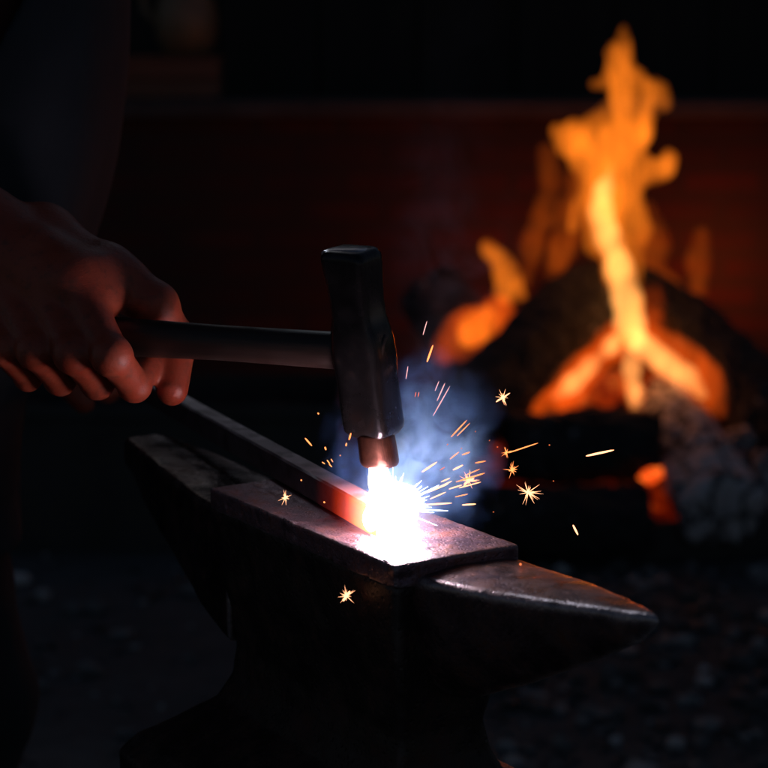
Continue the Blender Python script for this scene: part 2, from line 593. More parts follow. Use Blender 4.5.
def vnoise(X, Y, Z, scale, seed=0):
    """smooth value noise on broadcast grids"""
    r = np.random.RandomState(seed).rand(32, 32, 32).astype(np.float32)
    def prep(A):
        A = A * scale + 1000.0
        i = np.floor(A).astype(int)
        t = A - i
        return i & 31, (i + 1) & 31, t * t * (3 - 2 * t)
    x0, x1, tx = prep(X)
    y0, y1, ty = prep(Y)
    z0, z1, tz = prep(Z)
    def g(x, y, z):
        return r[x, y, z]
    a = g(x0, y0, z0) * (1 - tx) + g(x1, y0, z0) * tx
    b = g(x0, y1, z0) * (1 - tx) + g(x1, y1, z0) * tx
    c = g(x0, y0, z1) * (1 - tx) + g(x1, y0, z1) * tx
    d = g(x0, y1, z1) * (1 - tx) + g(x1, y1, z1) * tx
    return ((a * (1 - ty) + b * ty) * (1 - tz) + (c * (1 - ty) + d * ty) * tz) - 0.5


# ------------------------------------------------------------------ anvil
FACE = 0.75
THETA = math.radians(57.5)
ANV0 = on_z(395, 566, FACE)
BASEZ = 0.56
anvil = empty('anvil', (ANV0.x, ANV0.y, BASEZ), -THETA)
tag(anvil, 'worn dark steel anvil with pitted pinkish face plate and pointed horn', 'anvil')
Z0 = BASEZ
PL, PW = 0.187, 0.0715


def field_grid(lo, hi, h):
    F = Field(lo, hi, h)
    return F, F.ax[0][:, None, None], F.ax[1][None, :, None], F.ax[2][None, None, :]


# face plate
F, X, Y, Z = field_grid((-0.192, -0.006, 0.734 - Z0), (0.006, 0.078, 0.754 - Z0), 0.0009)
d = smax(smax(np.abs(X + PL / 2) - PL / 2, np.abs(Y - PW / 2) - PW / 2, 0.0012), np.abs(Z - (0.744 - Z0)) - 0.006, 0.0014)
d = d + 0.0004 * vnoise(X, Y, Z, 260, 1) + 0.006 * np.clip(vnoise(X, Y, Z, 120, 2) - 0.26, 0, 1) + 0.0005 * vnoise(X, Y, Z, 25, 4)
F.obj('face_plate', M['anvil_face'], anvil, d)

# body with waist and spreading foot
F, X, Y, Z = field_grid((-0.30, -0.10, -0.004), (0.10, 0.18, 0.742 - Z0), 0.0018)
z = F.ax[2] + Z0
zk = [0.56, 0.600, 0.610, 0.620, 0.631, 0.645, 0.66, 0.68, 0.70, 0.74]
umin = np.interp(z, zk, [-0.215, -0.215, -0.209, -0.198, -0.187, -0.181, -0.180, -0.181, -0.183, -0.184])
umax = np.interp(z, zk, [0.036, 0.036, 0.026, 0.008, -0.004, -0.010, -0.011, -0.007, -0.004, -0.004])
wmin = np.interp(z, zk, [-0.047, -0.047, -0.038, -0.018, 0.001, 0.008, 0.010, 0.008, 0.004, 0.003])
wmax = PW - wmin
umin, umax, wmin, wmax = [q[None, None, :] for q in (umin, umax, wmin, wmax)]
d = smax(smax(umin - X, X - umax, 0.002), smax(wmin - Y, Y - wmax, 0.002), 0.004)
d = smax(d, smax(-Z + 0.0, Z - (0.7385 - Z0), 0.002), 0.003)
d = d + 0.0016 * vnoise(X, Y, Z, 60, 3) + 0.0012 * vnoise(X, Y, Z, 150, 5)
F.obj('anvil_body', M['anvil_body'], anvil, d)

# horn
F, X, Y, Z = field_grid((-0.010, -0.02, 0.62 - Z0), (0.152, 0.09, 0.765 - Z0), 0.0011)
HL = 0.138
t = np.clip((X + 0.004) / HL, 0, 1)
near = 0.0115 + 0.0295 * t ** 1.15
far = 0.0735 - 0.0275 * t ** 1.9
tipr = np.sqrt(np.clip(1 - np.clip((t - 0.9) / 0.1, 0, 1) ** 2, 0, 1))
cw = (near + far) / 2
hw = (far - near) / 2 * tipr + 1e-4
ztop = 0.7450 - Z0 + 0.0095 * t ** 1.25
dp = (0.060 * (1 - t ** 1.15) + 0.008) * (0.3 + 0.7 * tipr)
w = (Y - cw) / hw
top = Z - (ztop - 0.10 * hw * w * w)
q = np.sqrt(np.abs(w) ** 2.2 + (np.clip(ztop - Z, 0, None) / dp) ** 1.8)
d = smax(top, (q - 1) * np.minimum(hw, dp), 0.0045)
d = np.maximum(d, np.maximum(-(X + 0.008), X - HL + 0.004))
d = d + 0.0010 * vnoise(X, Y, Z, 130, 6) * 0.5 + 0.0005 * vnoise(X, Y, Z, 45, 7)
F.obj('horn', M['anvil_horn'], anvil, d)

# heel
F, X, Y, Z = field_grid((-0.40, -0.01, 0.63 - Z0), (-0.175, 0.085, 0.745 - Z0), 0.0013)
u1 = F.ax[0]
wn = np.interp(u1, [-0.40, -0.385, -0.30, -0.22, -0.187, -0.17], [0.044, 0.038, 0.022, 0.008, 0.006, 0.006])[:, None, None]
wf = np.interp(u1, [-0.40, -0.36, -0.28, -0.187], [0.066, 0.071, 0.072, 0.069])[:, None, None]
zb = np.interp(u1, [-0.40, -0.385, -0.33, -0.28, -0.23, -0.20, -0.175], [0.722, 0.720, 0.705, 0.692, 0.678, 0.667, 0.662])[:, None, None] - Z0
zt = np.interp(u1, [-0.40, -0.34, -0.24, -0.175], [0.7395, 0.7385, 0.7375, 0.738])[:, None, None] - Z0
d = smax(smax(wn - Y, Y - wf, 0.002), smax(zb - Z, Z - zt + 0.06 * np.abs(Y - 0.04) ** 1.0 * 0.4, 0.005), 0.005)
d = smax(d, -(X + 0.388), 0.003)
d = np.maximum(d, X + 0.178)
d = d + 0.0012 * vnoise(X, Y, Z, 60, 8) + 0.0022 * vnoise(X, Y, Z, 22, 9)
F.obj('heel', M['anvil_heel'], anvil, d)

# stump that carries the anvil
sc = anvil.matrix_basis @ Vector((-0.09, PW / 2, 0))
rings = []
for i in range(14):
    zz = BASEZ * i / 13
    ring = []
    for j in range(48):
        a = 2 * math.pi * j / 48
        r = 0.14 + 0.012 * math.sin(3 * a + 1) + 0.02 * (1 - i / 13) ** 2 + 0.012 * mnoise.noise(Vector((math.cos(a) * 3, math.sin(a) * 3, zz * 2)))
        ring.append((r * math.cos(a), r * math.sin(a), zz))
    rings.append(ring)
v, f = loft(rings)
o = mesh_obj('tree_stump', v, f, M['stump'], loc=(sc.x, sc.y, 0.0))
tag(o, 'thick wooden stump standing under the anvil', 'stump')

# ------------------------------------------------------------------ hammer
ALPHA = math.radians(22)
H = pt(362, 352, 0.912)
E1 = Vector((math.cos(ALPHA), -math.sin(ALPHA), 0))       # from the hand to the head
E2 = Vector((-math.sin(ALPHA), -math.cos(ALPHA), 0))      # side of the handle nearest the camera
E3 = Vector((0, 0, 1))
hammer = empty('hammer', H, -ALPHA)
tag(hammer, 'cross cut blacksmith hammer with dark square head and wooden handle', 'hammer')


def sq_ring(cx, z, a, b, n, tilt=0.0, N=64):
    out = []
    for j in range(N):
        th = 2 * math.pi * (j + 0.5) / N
        c, s = math.cos(th), math.sin(th)
        r = (abs(c) ** n + abs(s) ** n) ** (-1 / n)
        x, y = a * r * c, b * r * s
        out.append((cx + x, y, z + tilt * x))
    return out


PXM = 0.505e-3
prof = [  # photo row, half size along the handle, half size across, roundness
    (248.5, 0.0095, 0.0095, 5), (250.0, 0.0108, 0.0108, 6), (254.0, 0.0119, 0.0119, 7), (259, 0.0120, 0.0120, 8), (270, 0.0117, 0.0118, 8),
    (285, 0.0110, 0.0114, 8), (300, 0.0105, 0.0112, 8), (314, 0.0106, 0.0112, 8), (324, 0.0116, 0.0118, 7), (332, 0.0128, 0.0122, 6),
    (342, 0.0134, 0.0124, 6), (356, 0.0135, 0.0125, 6), (368, 0.0130, 0.0124, 6), (378, 0.0124, 0.0122, 7), (392, 0.0122, 0.0121, 8),
    (410, 0.0123, 0.0122, 8), (424, 0.0124, 0.0123, 8), (430, 0.0122, 0.0121, 6), (434, 0.0112, 0.0112, 4), (436, 0.0098, 0.0098, 3)]
rings = []
for (row, a, b, n) in prof:
    zz = (352 - row) * PXM
    cx = -0.15 * zz + 0.0012
    rings.append(sq_ring(cx, zz, a, b, n, 0.04))
v, f = loft(rings)
TILT = Matrix.Rotation(math.radians(7), 4, Vector((math.cos(ALPHA), math.sin(ALPHA), 0)))
hh_ = mesh_obj('hammer_head', v, f, M['hammer'], hammer)
hh_.matrix_local = TILT @ Matrix.Rotation(-math.radians(9), 4, 'Z')
rings = []
for (row, a, b, n) in [(253.5, 0.01215, 0.01215, 7), (251.2, 0.0120, 0.0120, 6.5), (249.4, 0.0112, 0.0112, 6), (248.2, 0.0098, 0.0098, 5), (247.4, 0.0070, 0.0070, 3.5), (247.1, 0.003, 0.003, 2)]:
    zz = (352 - row) * PXM
    rings.append(sq_ring(-0.15 * zz + 0.0012, zz, a, b, n, 0.04))
v, f = loft(rings)
pf_ = mesh_obj('peen_face', v, f, M['peen'], hammer)
pf_.matrix_local = hh_.matrix_local
rings = []
for (row, r) in [(433, 0.0090), (436, 0.0094), (445, 0.0096), (456, 0.0098), (461, 0.0098), (464, 0.0094), (466, 0.0084), (466.6, 0.006)]:
    zz = (352 - row) * PXM
    rings.append(sq_ring(-0.15 * zz + 0.0012, zz, r, r, 2.2, 0.02))
v, f = loft(rings)
mesh_obj('striking_face', v, f, M['hammer_face'], hammer)
rings = []
hand_path = [(0.0138, 0.0070, 0.0094), (0.0130, 0.0078, 0.0104), (0.0, 0.0078, 0.0104), (-0.016, 0.0080, 0.0096), (-0.04, 0.0080, 0.0094), (-0.08, 0.0082, 0.0093), (-0.13, 0.0092, 0.0102),
             (-0.18, 0.0098, 0.0112), (-0.215, 0.0100, 0.0118), (-0.228, 0.0094, 0.0110), (-0.232, 0.0075, 0.0090)]
for (x, ry, rz) in hand_path:
    ring = []
    for j in range(32):
        a = 2 * math.pi * j / 32
        ring.append((x, ry * math.cos(a) * 0.95, rz * math.sin(a) + 0.0003 * mnoise.noise(Vector((x * 60, a, 0)))))
    rings.append(ring)
v, f = loft(rings)
mesh_obj('handle', v, f, M['wood'], hammer)

# ------------------------------------------------------------------ hot bar on the anvil face
BAR_W, BAR_H = 0.0125, 0.0145
nearp = on_z(372, 537, FACE + 0.0005)
farp = on_z(171, 409, FACE + 0.0075)
bd = (farp - nearp)
bd.z = 0
bd.normalize()
bn = Vector((bd.y, -bd.x, 0))
if bn.y < 0:
    bn = -bn
bar_ang = math.atan2(bd.y, bd.x)
BL = 0.60
bar = bpy.data.objects.new('steel_bar', None)
rings = []
for i in range(60):
    x = BL * i / 59
    g = 1.0 if i else 0.93
    b_ = 0.00025
    ring = []
    hw_, hh = BAR_W / 2 * g, BAR_H / 2 * g
    corners = [(-1, -1), (1, -1), (1, 1), (-1, 1)]
    c_ = 0.0011
    for (sx_, sz_) in corners:
        pa = (sx_ * (hw_ - c_), sz_ * hh)
        pb = (sx_ * hw_, sz_ * (hh - c_))
        seq = [pb, pa] if (sx_ * sz_ > 0) else [pa, pb]
        for (yy, zz) in seq:
            nz = 0.0004 * mnoise.noise(Vector((x * 45, yy * 300, zz * 300)))
            ring.append((x, yy + nz, zz + BAR_H / 2 + nz))
    rings.append(ring)
v, f = loft(rings)
bar = mesh_obj('steel_bar', v, f, M['bar'], loc=(nearp + bn * (BAR_W / 2) - bd * 0.004), smooth=False)
bar.location.z = FACE + 0.0006
bar.rotation_euler = (0, 0, bar_ang)
tag(bar, 'square steel bar lying along the anvil face, glowing orange at its end', 'steel bar')

# ------------------------------------------------------------------ the white flash under the hammer
FL = pt(393, 512, 0.889)
F = Field(FL - Vector((0.04, 0.04, 0.04)), FL + Vector((0.04, 0.04, 0.05)), 0.0009)
F.cone(pt(377, 461, 0.921), pt(380, 482, 0.912), 0.0048, 0.0044, 0.005)
F.cone(pt(380, 482, 0.912), pt(384, 504, 0.899), 0.0044, 0.0068, 0.006)
F.cone(pt(391, 533, 0.880), pt(392, 516, 0.885), 0.0055, 0.0085, 0.006)
for i in range(26):
    a = random.uniform(0, 2 * math.pi)
    r = random.uniform(0, 0.0105)
    p = FL + Vector((math.cos(a) * r * 1.15, math.sin(a) * r * 0.8, random.uniform(-0.006, 0.012)))
    F.ball(p, random.uniform(0.003, 0.0062), 0.005)
F.ball(FL, 0.0110, 0.006)
M['flash'] = emit_mat('white_hot_flash', (1.0, 0.80, 0.90), 66)
flash = empty('flash', FL)
tag(flash, 'blinding white flash of light between the hammer and the anvil face', 'flash')
F.obj('flash_core', M['flash'], flash, offset=FL)


def cone_mesh(p, q, r0, r1, N=6):
    p, q = Vector(p), Vector(q)
    d = (q - p).normalized()
    s = d.orthogonal().normalized()
    t = d.cross(s)
    vs = []
    for (c, r) in ((p, r0), (q, r1)):
        for j in range(N):
            a = 2 * math.pi * j / N
            vs.append(c + s * (r * math.cos(a)) + t * (r * math.sin(a)))
    fs = [(j, (j + 1) % N, N + (j + 1) % N, N + j) for j in range(N)]
    fs += [tuple(range(N))[::-1], tuple(range(N, 2 * N))]
    return vs, fs


vs, fs = [], []
for i in range(60):
    dv = Vector((random.gauss(0.75, 0.8), random.gauss(0.0, 0.8), random.gauss(0.15, 0.75))).normalized()
    if (FL + dv * 0.016).z < FACE + 0.002:
        dv.z = abs(dv.z) * 0.4
        dv.normalize()
    L = random.uniform(0.013, 0.019) if random.random() < 0.8 else random.uniform(0.018, 0.026)
    if dv.x < 0:
        L *= 0.8
    st = FL + Vector((0, 0, 0.002)) + dv * 0.008
    a, b = cone_mesh(st - FL, st - FL + dv * (L - 0.006), random.uniform(0.0003, 0.0007), 0.00006, 5)
    fs += [tuple(i_ + len(vs) for i_ in q) for q in b]
    vs += a
M['flash_ray'] = emit_mat('flash_streaks', (0.80, 0.86, 1.0), 7)
o = mesh_obj('flash_burst', vs, fs, M['flash_ray'], flash)
o['kind'] = 'stuff'

# bloom halo of the flash, put in as a glowing volume
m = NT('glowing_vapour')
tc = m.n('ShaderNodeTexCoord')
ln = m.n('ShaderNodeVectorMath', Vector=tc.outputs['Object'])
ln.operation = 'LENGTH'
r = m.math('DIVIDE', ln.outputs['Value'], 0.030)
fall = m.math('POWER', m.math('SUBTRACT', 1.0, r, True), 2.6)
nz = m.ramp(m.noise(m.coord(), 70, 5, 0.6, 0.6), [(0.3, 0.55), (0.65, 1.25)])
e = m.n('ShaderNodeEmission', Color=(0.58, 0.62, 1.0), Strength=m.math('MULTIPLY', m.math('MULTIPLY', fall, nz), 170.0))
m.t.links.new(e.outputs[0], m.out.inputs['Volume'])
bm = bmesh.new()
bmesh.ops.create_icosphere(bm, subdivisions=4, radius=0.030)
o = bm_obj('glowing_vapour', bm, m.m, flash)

# ------------------------------------------------------------------ smoke
def smoke_mat(name, color, dens, scale, lo, hi, rad, dist=1.2, aniso=0.0):
    m = NT(name)
    tc = m.n('ShaderNodeTexCoord')
    mp = m.n('ShaderNodeMapping', Vector=tc.outputs['Object'])
    mp.inputs['Scale'].default_value = [1 / q for q in rad]
    ln = m.n('ShaderNodeVectorMath', Vector=mp.outputs[0])
    ln.operation = 'LENGTH'
    big = m.noise(tc.outputs['Object'], scale * 0.42, 3, 0.6, 0.5)
    rr = m.math('ADD', m.math('MULTIPLY', ln.outputs['Value'], 0.85), m.math('MULTIPLY', m.math('SUBTRACT', big, 0.38), 1.5))
    edge = m.math('POWER', m.math('SUBTRACT', 1.0, ln.outputs['Value'], True), 0.5)
    fall = m.math('MULTIPLY', m.math('POWER', m.math('SUBTRACT', 1.0, rr, True), 1.3), edge)
    nz = m.ramp(m.noise(tc.outputs['Object'], scale, 5, 0.62, dist), [(lo, 0.0), (hi, 1.0)])
    de = m.math('MULTIPLY', m.math('MULTIPLY', fall, nz), dens)
    s = m.n('ShaderNodeVolumeScatter', Color=color, Density=de, Anisotropy=aniso)
    m.t.links.new(s.outputs[0], m.out.inputs['Volume'])
    return m.m


def smoke_blob(name, c, rad, mat, label, rot=0.0):
    bm = bmesh.new()
    bmesh.ops.create_icosphere(bm, subdivisions=4, radius=1.0)
    for v in bm.verts:
        v.co = Vector((v.co.x * rad[0], v.co.y * rad[1], v.co.z * rad[2])) * 1.0
    o = bm_obj(name, bm, mat, loc=c)
    o.rotation_euler = (0, rot, 0)
    tag(o, label, 'smoke', kind='stuff')
    return o


rad = (0.053, 0.030, 0.062)
smoke_blob('smoke', pt(413, 457, 0.942), rad, smoke_mat('blue_smoke', (0.19, 0.40, 1.0), 200, 60, 0.36, 0.66, rad), 'bluish smoke billowing around the white flash', 0.25)
rad = (0.05, 0.04, 0.16)
smoke_blob('smoke', pt(440, 270, 0.94), rad, smoke_mat('thin_smoke', (0.62, 0.60, 0.80), 5.0, 26, 0.42, 0.72, rad, 2.0), 'thin pale smoke wisp rising in front of the dark wall', 0.12)

# ------------------------------------------------------------------ sparks
M['spark_o'] = emit_mat('orange_spark', (1.0, 0.28, 0.08), 2.4)
M['spark_w'] = emit_mat('white_spark', (1.0, 0.42, 0.20), 3.2)
M['spark_p'] = emit_mat('pink_spark', (1.0, 0.50, 0.46), 1.3)
M['spark_d'] = emit_mat('dim_spark', (1.0, 0.22, 0.07), 1.3)
SPG = 'sparks flying from the struck bar'


def spark(x0, y0, x1, y1, wpx, mat, label, depth=None, rays=0, rayl=0):
    depth = depth if depth is not None else 0.895 + random.uniform(-0.02, 0.02)
    a = pt(x0, y0, depth)
    b = pt(x1, y1, depth + random.uniform(-0.006, 0.006))
    c = (a + b) / 2
    d = (b - a)
    L = max(d.length, 0.0006)
    d.normalize()
    s = d.orthogonal().normalized()
    t = d.cross(s)
    r = wpx * 0.36 * 0.49e-3
    rings = []
    for (q, k) in ((-0.5, 0.25), (-0.44, 0.7), (-0.2, 1.0), (0.1, 1.0), (0.38, 0.75), (0.5, 0.2)):
        rings.append([tuple(d * (q * L) + (s * math.cos(j * math.pi / 4) + t * math.sin(j * math.pi / 4)) * (r * k)) for j in range(8)])
    v, f = loft(rings)
    for i in range(int(rays * 1.4)):
        dv = Vector((random.gauss(0, 1), random.gauss(0, 0.6), random.gauss(0, 1))).normalized()
        ll = rayl * 0.49e-3 * random.uniform(0.35, 1.25)
        a_, f_ = cone_mesh(dv * (r * 0.3), dv * ll, 0.00026, 0.00002, 4)
        f += [tuple(k + len(v) for k in q) for q in f_]
        v += [tuple(q) for q in a_]
    if rays:
        rr = r * 1.3
        base = len(v)
        for i in range(5):
            th = math.pi * i / 4
            for j in range(8):
                ph = j * math.pi / 4
                v.append((rr * math.sin(th) * math.cos(ph), rr * math.sin(th) * math.sin(ph), rr * math.cos(th)))
        for i in range(4):
            for j in range(8):
                k = (j + 1) % 8
                f.append((base + i * 8 + j, base + i * 8 + k, base + (i + 1) * 8 + k, base + (i + 1) * 8 + j))
    o = mesh_obj('spark', v, f, M[mat], loc=c)
    tag(o, label, 'spark', SPG)
    return o


# bursts
spark(526, 492, 530, 493, 3.4, 'spark_w', 'largest star shaped spark, beyond the far edge of the anvil face', 0.90, 26, 13)
spark(496, 402, 510, 393, 2.0, 'spark_w', 'star spark with a trailing thread in front of the leaning black log', 0.91, 14, 8)
spark(509, 471, 515, 469, 1.6, 'spark_o', 'small star shaped spark just above the largest one', 0.90, 16, 8)
spark(343, 601, 350, 591, 3.6, 'spark_w', 'bright spark falling past the near side of the anvil below its face', 0.862, 16, 9)
spark(283, 499, 288, 496, 3.0, 'spark_w', 'bright spark on the face plate beside the steel bar', 0.90, 12, 7)
spark(464, 484, 474, 478, 2.4, 'spark_w', 'star spark inside the fan of streaks beside the flash', 0.895, 18, 10)
spark(505, 453, 508, 452, 2.0, 'spark_o', 'star spark at the head of a long thin streak', 0.90, 10, 7)
# single streaks that stand out
spark(586, 456, 614, 450, 3.0, 'spark_w', 'thick straight spark streak in front of the horizontal charred log', 0.90)
spark(508, 453, 538, 443, 1.6, 'spark_o', 'long thin spark streak tailing from a small star', 0.90)
spark(573, 525, 578, 535, 2.8, 'spark_w', 'short steep spark lowest over the dark hearth edge', 0.90)
spark(427, 362, 433, 345, 2.6, 'spark_o', 'thick upright spark streak in front of the glowing log end', 0.91)
spark(423, 335, 427, 321, 1.3, 'spark_p', 'topmost thin pink spark streak above all others', 0.91)
spark(406, 379, 408, 366, 1.2, 'spark_p', 'thin upright spark close to the hammer cheek', 0.91)
spark(433, 416, 450, 386, 1.4, 'spark_p', 'longest of three parallel pink sparks above the smoke', 0.905)
spark(437, 401, 445, 383, 1.5, 'spark_p', 'middle one of three parallel pink sparks above the smoke', 0.905)
spark(435, 391, 439, 381, 1.1, 'spark_p', 'shortest of three parallel pink sparks above the smoke', 0.905)
spark(451, 437, 467, 420, 1.6, 'spark_o', 'upper one of two slanting orange sparks at the smoke edge', 0.90)
spark(457, 436, 470, 423, 1.3, 'spark_o', 'lower one of two slanting orange sparks at the smoke edge', 0.90)
spark(462, 505, 476, 504, 2.2, 'spark_w', 'level spark streak just above the far face plate edge', 0.895)
spark(422, 505, 452, 503, 2.2, 'spark_w', 'long level spark streak touching the flash low down', 0.89)
spark(422, 472, 437, 462, 2.4, 'spark_w', 'pale spark streak inside the blue smoke', 0.895)
spark(305, 438, 312, 446, 2.2, 'spark_o', 'spark streak over the steel bar farthest from the hammer face', 0.90)
spark(520, 564, 521, 564.6, 3.2, 'spark_d', 'tiny glowing spark lying on the anvil horn', 0.845)
spark(346, 446, 346.6, 443, 2, 'spark_o', 'spark beside the striking face, over the bar', 0.90)
spark(349, 440, 351, 433, 2.2, 'spark_o', 'short bright spark touching the hammer collar', 0.90)
FAN = 'short orange spark streak in the fan of sparks beside the flash'
for s in [(462, 455, 470, 452, 1.7), (453, 470, 463, 465, 2.0), (475, 463, 486, 461, 1.5), (456, 482, 485, 473, 2.0), (426, 493, 448, 484, 2.0),
          (459, 488, 481, 482, 1.5), (449, 489, 462, 485, 1.6), (430, 499, 446, 492, 1.7), (466, 475, 480, 469, 1.4), (441, 482, 450, 478, 1.4),
          (450, 459, 459, 452, 1.4), (455, 497, 468, 494, 1.3), (437, 488, 452, 481, 1.6)]:
    spark(*s, random.choice(['spark_o', 'spark_w', 'spark_w']), FAN)
LOW = 'tiny orange spark dot over the steel bar'
for s in [(318, 413, 318.6, 414, 2.0), (325, 447, 326, 450, 2.2), (327, 460, 330, 464, 1.5), (322, 462, 325, 464, 1.3), (329, 464, 332, 467, 1.3), (340, 455, 340.5, 456, 1.7),
          (301, 480, 301.6, 480.5, 1.9), (324, 502, 324.6, 502.6, 2.4), (331, 459, 333, 462, 1.2)]:
    spark(*s, 'spark_o', LOW)
DIM = 'faint tiny spark scattered among the streaks beyond the flash'
for s in [(415, 397, 416, 392, 1.0), (418, 397, 419, 392, 1.0), (497, 447, 498, 447, 1.3), (549, 445, 550, 445, 1.4), (489, 441, 490, 440, 1.2), (447, 445, 448, 444, 1.2),
          (475, 432, 476, 431, 1.1), (553, 481, 554, 481, 1.0), (337, 548, 338, 551, 1.4), (493, 512, 494, 512, 1.0), (461, 449, 462, 448, 1.1), (440, 470, 445, 467, 1.2)]:
    spark(*s, 'spark_d', DIM)

# ------------------------------------------------------------------ the smith


def loc2w(s, a, b, O=H, e=(E1, E2, E3)):
    """s metres back along the handle from the head, a towards the finger side, b up"""
    return O - e[0] * s + e[1] * a + e[2] * b


def w2loc(p):
    d = Vector(p) - H
    return (-d.dot(E1), d.dot(E2), d.dot(E3))


WR = w2loc(pt(-30, 243, 0.985))
TH = [w2loc(pt(42, 240, 1.0)), w2loc(pt(104, 272, 0.980)), w2loc(pt(155, 305, 0.976)), w2loc(pt(177, 342, 0.987)), w2loc(pt(172, 390, 0.972))]


def fist(F, L, k=0.004, gs=1.0):
    """a hand closed round a bar; L maps (back, finger side, up) to world"""
    S = [0.1265, 0.1490, 0.1720, 0.192]
    R = [0.0096, 0.0097, 0.0091, 0.0080]
    drop = [-0.003, -0.0015, 0.0, 0.001]
    for i, s in enumerate(S):
        def pol(ang, r, ds=0.0):
            a = math.radians(ang)
            return L(s + ds, r * math.sin(a) * gs, r * math.cos(a) * gs - 0.001)
        rr = R[i]
        mcp = pol(16, 0.0315 + drop[i], 0.033)
        pip = pol(97, 0.0325, -0.001)
        dip = pol(160, 0.0245, 0.0)
        tip = pol(222, 0.0195, 0.002)
        F.cone(mcp, pip, rr * 1.12, rr * 0.98, k)
        F.cone(pip, dip, rr * 0.98, rr * 0.88, 0.002)
        F.cone(dip, tip, rr * 0.88, rr * 0.78, 0.002)
        F.ball(mcp, rr * (1.0 if i == 0 else 1.10), k)
        F.ball(pip, rr * 1.13, 0.003)
        F.ball(dip, rr * 0.96, 0.002)
        # metacarpal to the wrist
        wr = L(WR[0] - 0.006, WR[1] + (i - 1.5) * 0.006 + 0.001, WR[2] + (1.5 - i) * 0.008)
        F.cone(mcp, wr, rr * 1.12, 0.0165, 0.010)
        mid = (Vector(mcp) * 0.55 + Vector(wr) * 0.45)
        F.cone(pol(22, 0.024, 0.026), mid, rr * 1.1, 0.014, 0.010)
        # palm pad over the bar
        F.cone(pol(5, 0.022, 0.020), L(s + 0.03, -0.004, 0.030), 0.011, 0.013, 0.008)
    th = [L(*q) for q in TH]
    F.chain(th, [0.0175, 0.0140, 0.0112, 0.0104, 0.0086], 0.005)
    F.ball(th[2], 0.0122, 0.004)
    F.cone(th[0], L(*WR), 0.017, 0.022, 0.012)
    mcp1 = L(0.166, 0.006, 0.030)
    F.cone(th[1], mcp1, 0.0115, 0.011, 0.012)
    F.cone(th[0], mcp1, 0.015, 0.012, 0.012)
    F.cone((Vector(th[1]) + Vector(th[2])) / 2, L(0.160, 0.008, 0.030), 0.0075, 0.0075, 0.014)
    F.cone(Vector(th[1]) * 0.8 + Vector(th[2]) * 0.2, L(0.162, 0.010, 0.028), 0.009, 0.0075, 0.014)
    F.cone(Vector(th[1]) * 0.6 + Vector(th[2]) * 0.4, L(0.162, 0.002, 0.027), 0.008, 0.0085, 0.010)


SHR = Vector((-0.27, 1.02, 1.40))
ELR = Vector((-0.435, 0.985, 1.10))
WRW = loc2w(*WR)
lo = Vector((-0.47, 0.86, 0.77))
F = Field((-0.50, 0.85, 0.77), (-0.085, 1.08, 1.15), 0.0013)
fist(F, loc2w)
F.cone(WRW, WRW.lerp(ELR, 0.25), 0.0275, 0.031, 0.014)
F.cone(WRW.lerp(ELR, 0.25), WRW.lerp(ELR, 0.7), 0.031, 0.040, 0.014)
F.cone(WRW.lerp(ELR, 0.7), ELR, 0.040, 0.041, 0.014)
rv, rq = F.mesh()
rv = relax(rv, rq, 3)

# left hand on the cold end of the bar
lc = Vector(bar.location) + bd * 0.56 + Vector((0, 0, BAR_H / 2))
LE = (-bd, bn, Vector((0, 0, 1)))
LMAP = lambda s, a, b: lc + bd * (s - 0.15) + bn * a + Vector((0, 0, 1)) * b
F = Field(lc - Vector((0.22, 0.15, 0.09)), lc + Vector((0.16, 0.22, 0.22)), 0.0024)
fist(F, LMAP)
WLW = LMAP(*WR)
SHL = Vector((-0.26, 1.40, 1.41))
ELL = Vector((-0.44, 1.56, 1.12))
F.cone(WLW, WLW.lerp(ELL, 0.4), 0.025, 0.034, 0.014)
lv, lq = F.mesh()
lv = relax(lv, lq, 3)

# rest of the body: head, neck, trunk, upper arms, legs
HIP = Vector((-0.325, 1.21, 0.93))
CH = Vector((-0.292, 1.21, 1.30))
NK = Vector((-0.245, 1.21, 1.50))
HD = Vector((-0.195, 1.21, 1.615))
gz = Vector((FL.x - HD.x, (FL.y - HD.y) * 0.6, (FL.z - HD.z) * 0.55)).normalized()  # looks down at the flash
hs = Vector((0, 0, 1)).cross(gz).normalized()
hu = gz.cross(hs)


def hp(f_, s_, u_):
    return HD + gz * f_ + hs * s_ + hu * u_


def torso(F, g=0.0, k=0.05):
    F.cone(HIP, HIP + Vector((0, 0, 0.10)), 0.118 + g, 0.116 + g, k, (1, 1.42, 1))
    F.cone(HIP + Vector((0.008, 0, 0.08)), CH, 0.120 + g, 0.112 + g, k, (1, 1.42, 1))
    F.cone(CH, CH + Vector((0.008, 0, 0.10)), 0.112 + g, 0.085 + g, k, (1, 1.9, 1))
    F.cone(CH + Vector((0.01, 0, 0.12)), NK, 0.075 + g, 0.055 + g, k, (1, 1.3, 1))


LEGS = [(Vector((-0.385, 1.115, 0.90)), Vector((-0.365, 1.09, 0.50)), Vector((-0.40, 1.08, 0.09))), (Vector((-0.385, 1.305, 0.90)), Vector((-0.355, 1.33, 0.50)), Vector((-0.36, 1.34, 0.09)))]


def legs(F, g=0.0, k=0.03):
    for (a, b, c) in LEGS:
        F.cone(a, b, 0.088 + g, 0.062 + g, k)
        F.cone(b, b.lerp(c, 0.3) + Vector((-0.01, 0, 0)), 0.062 + g, 0.060 + g, k)
        F.cone(b.lerp(c, 0.3) + Vector((-0.01, 0, 0)), c, 0.060 + g, 0.042 + g * 1.5, k)


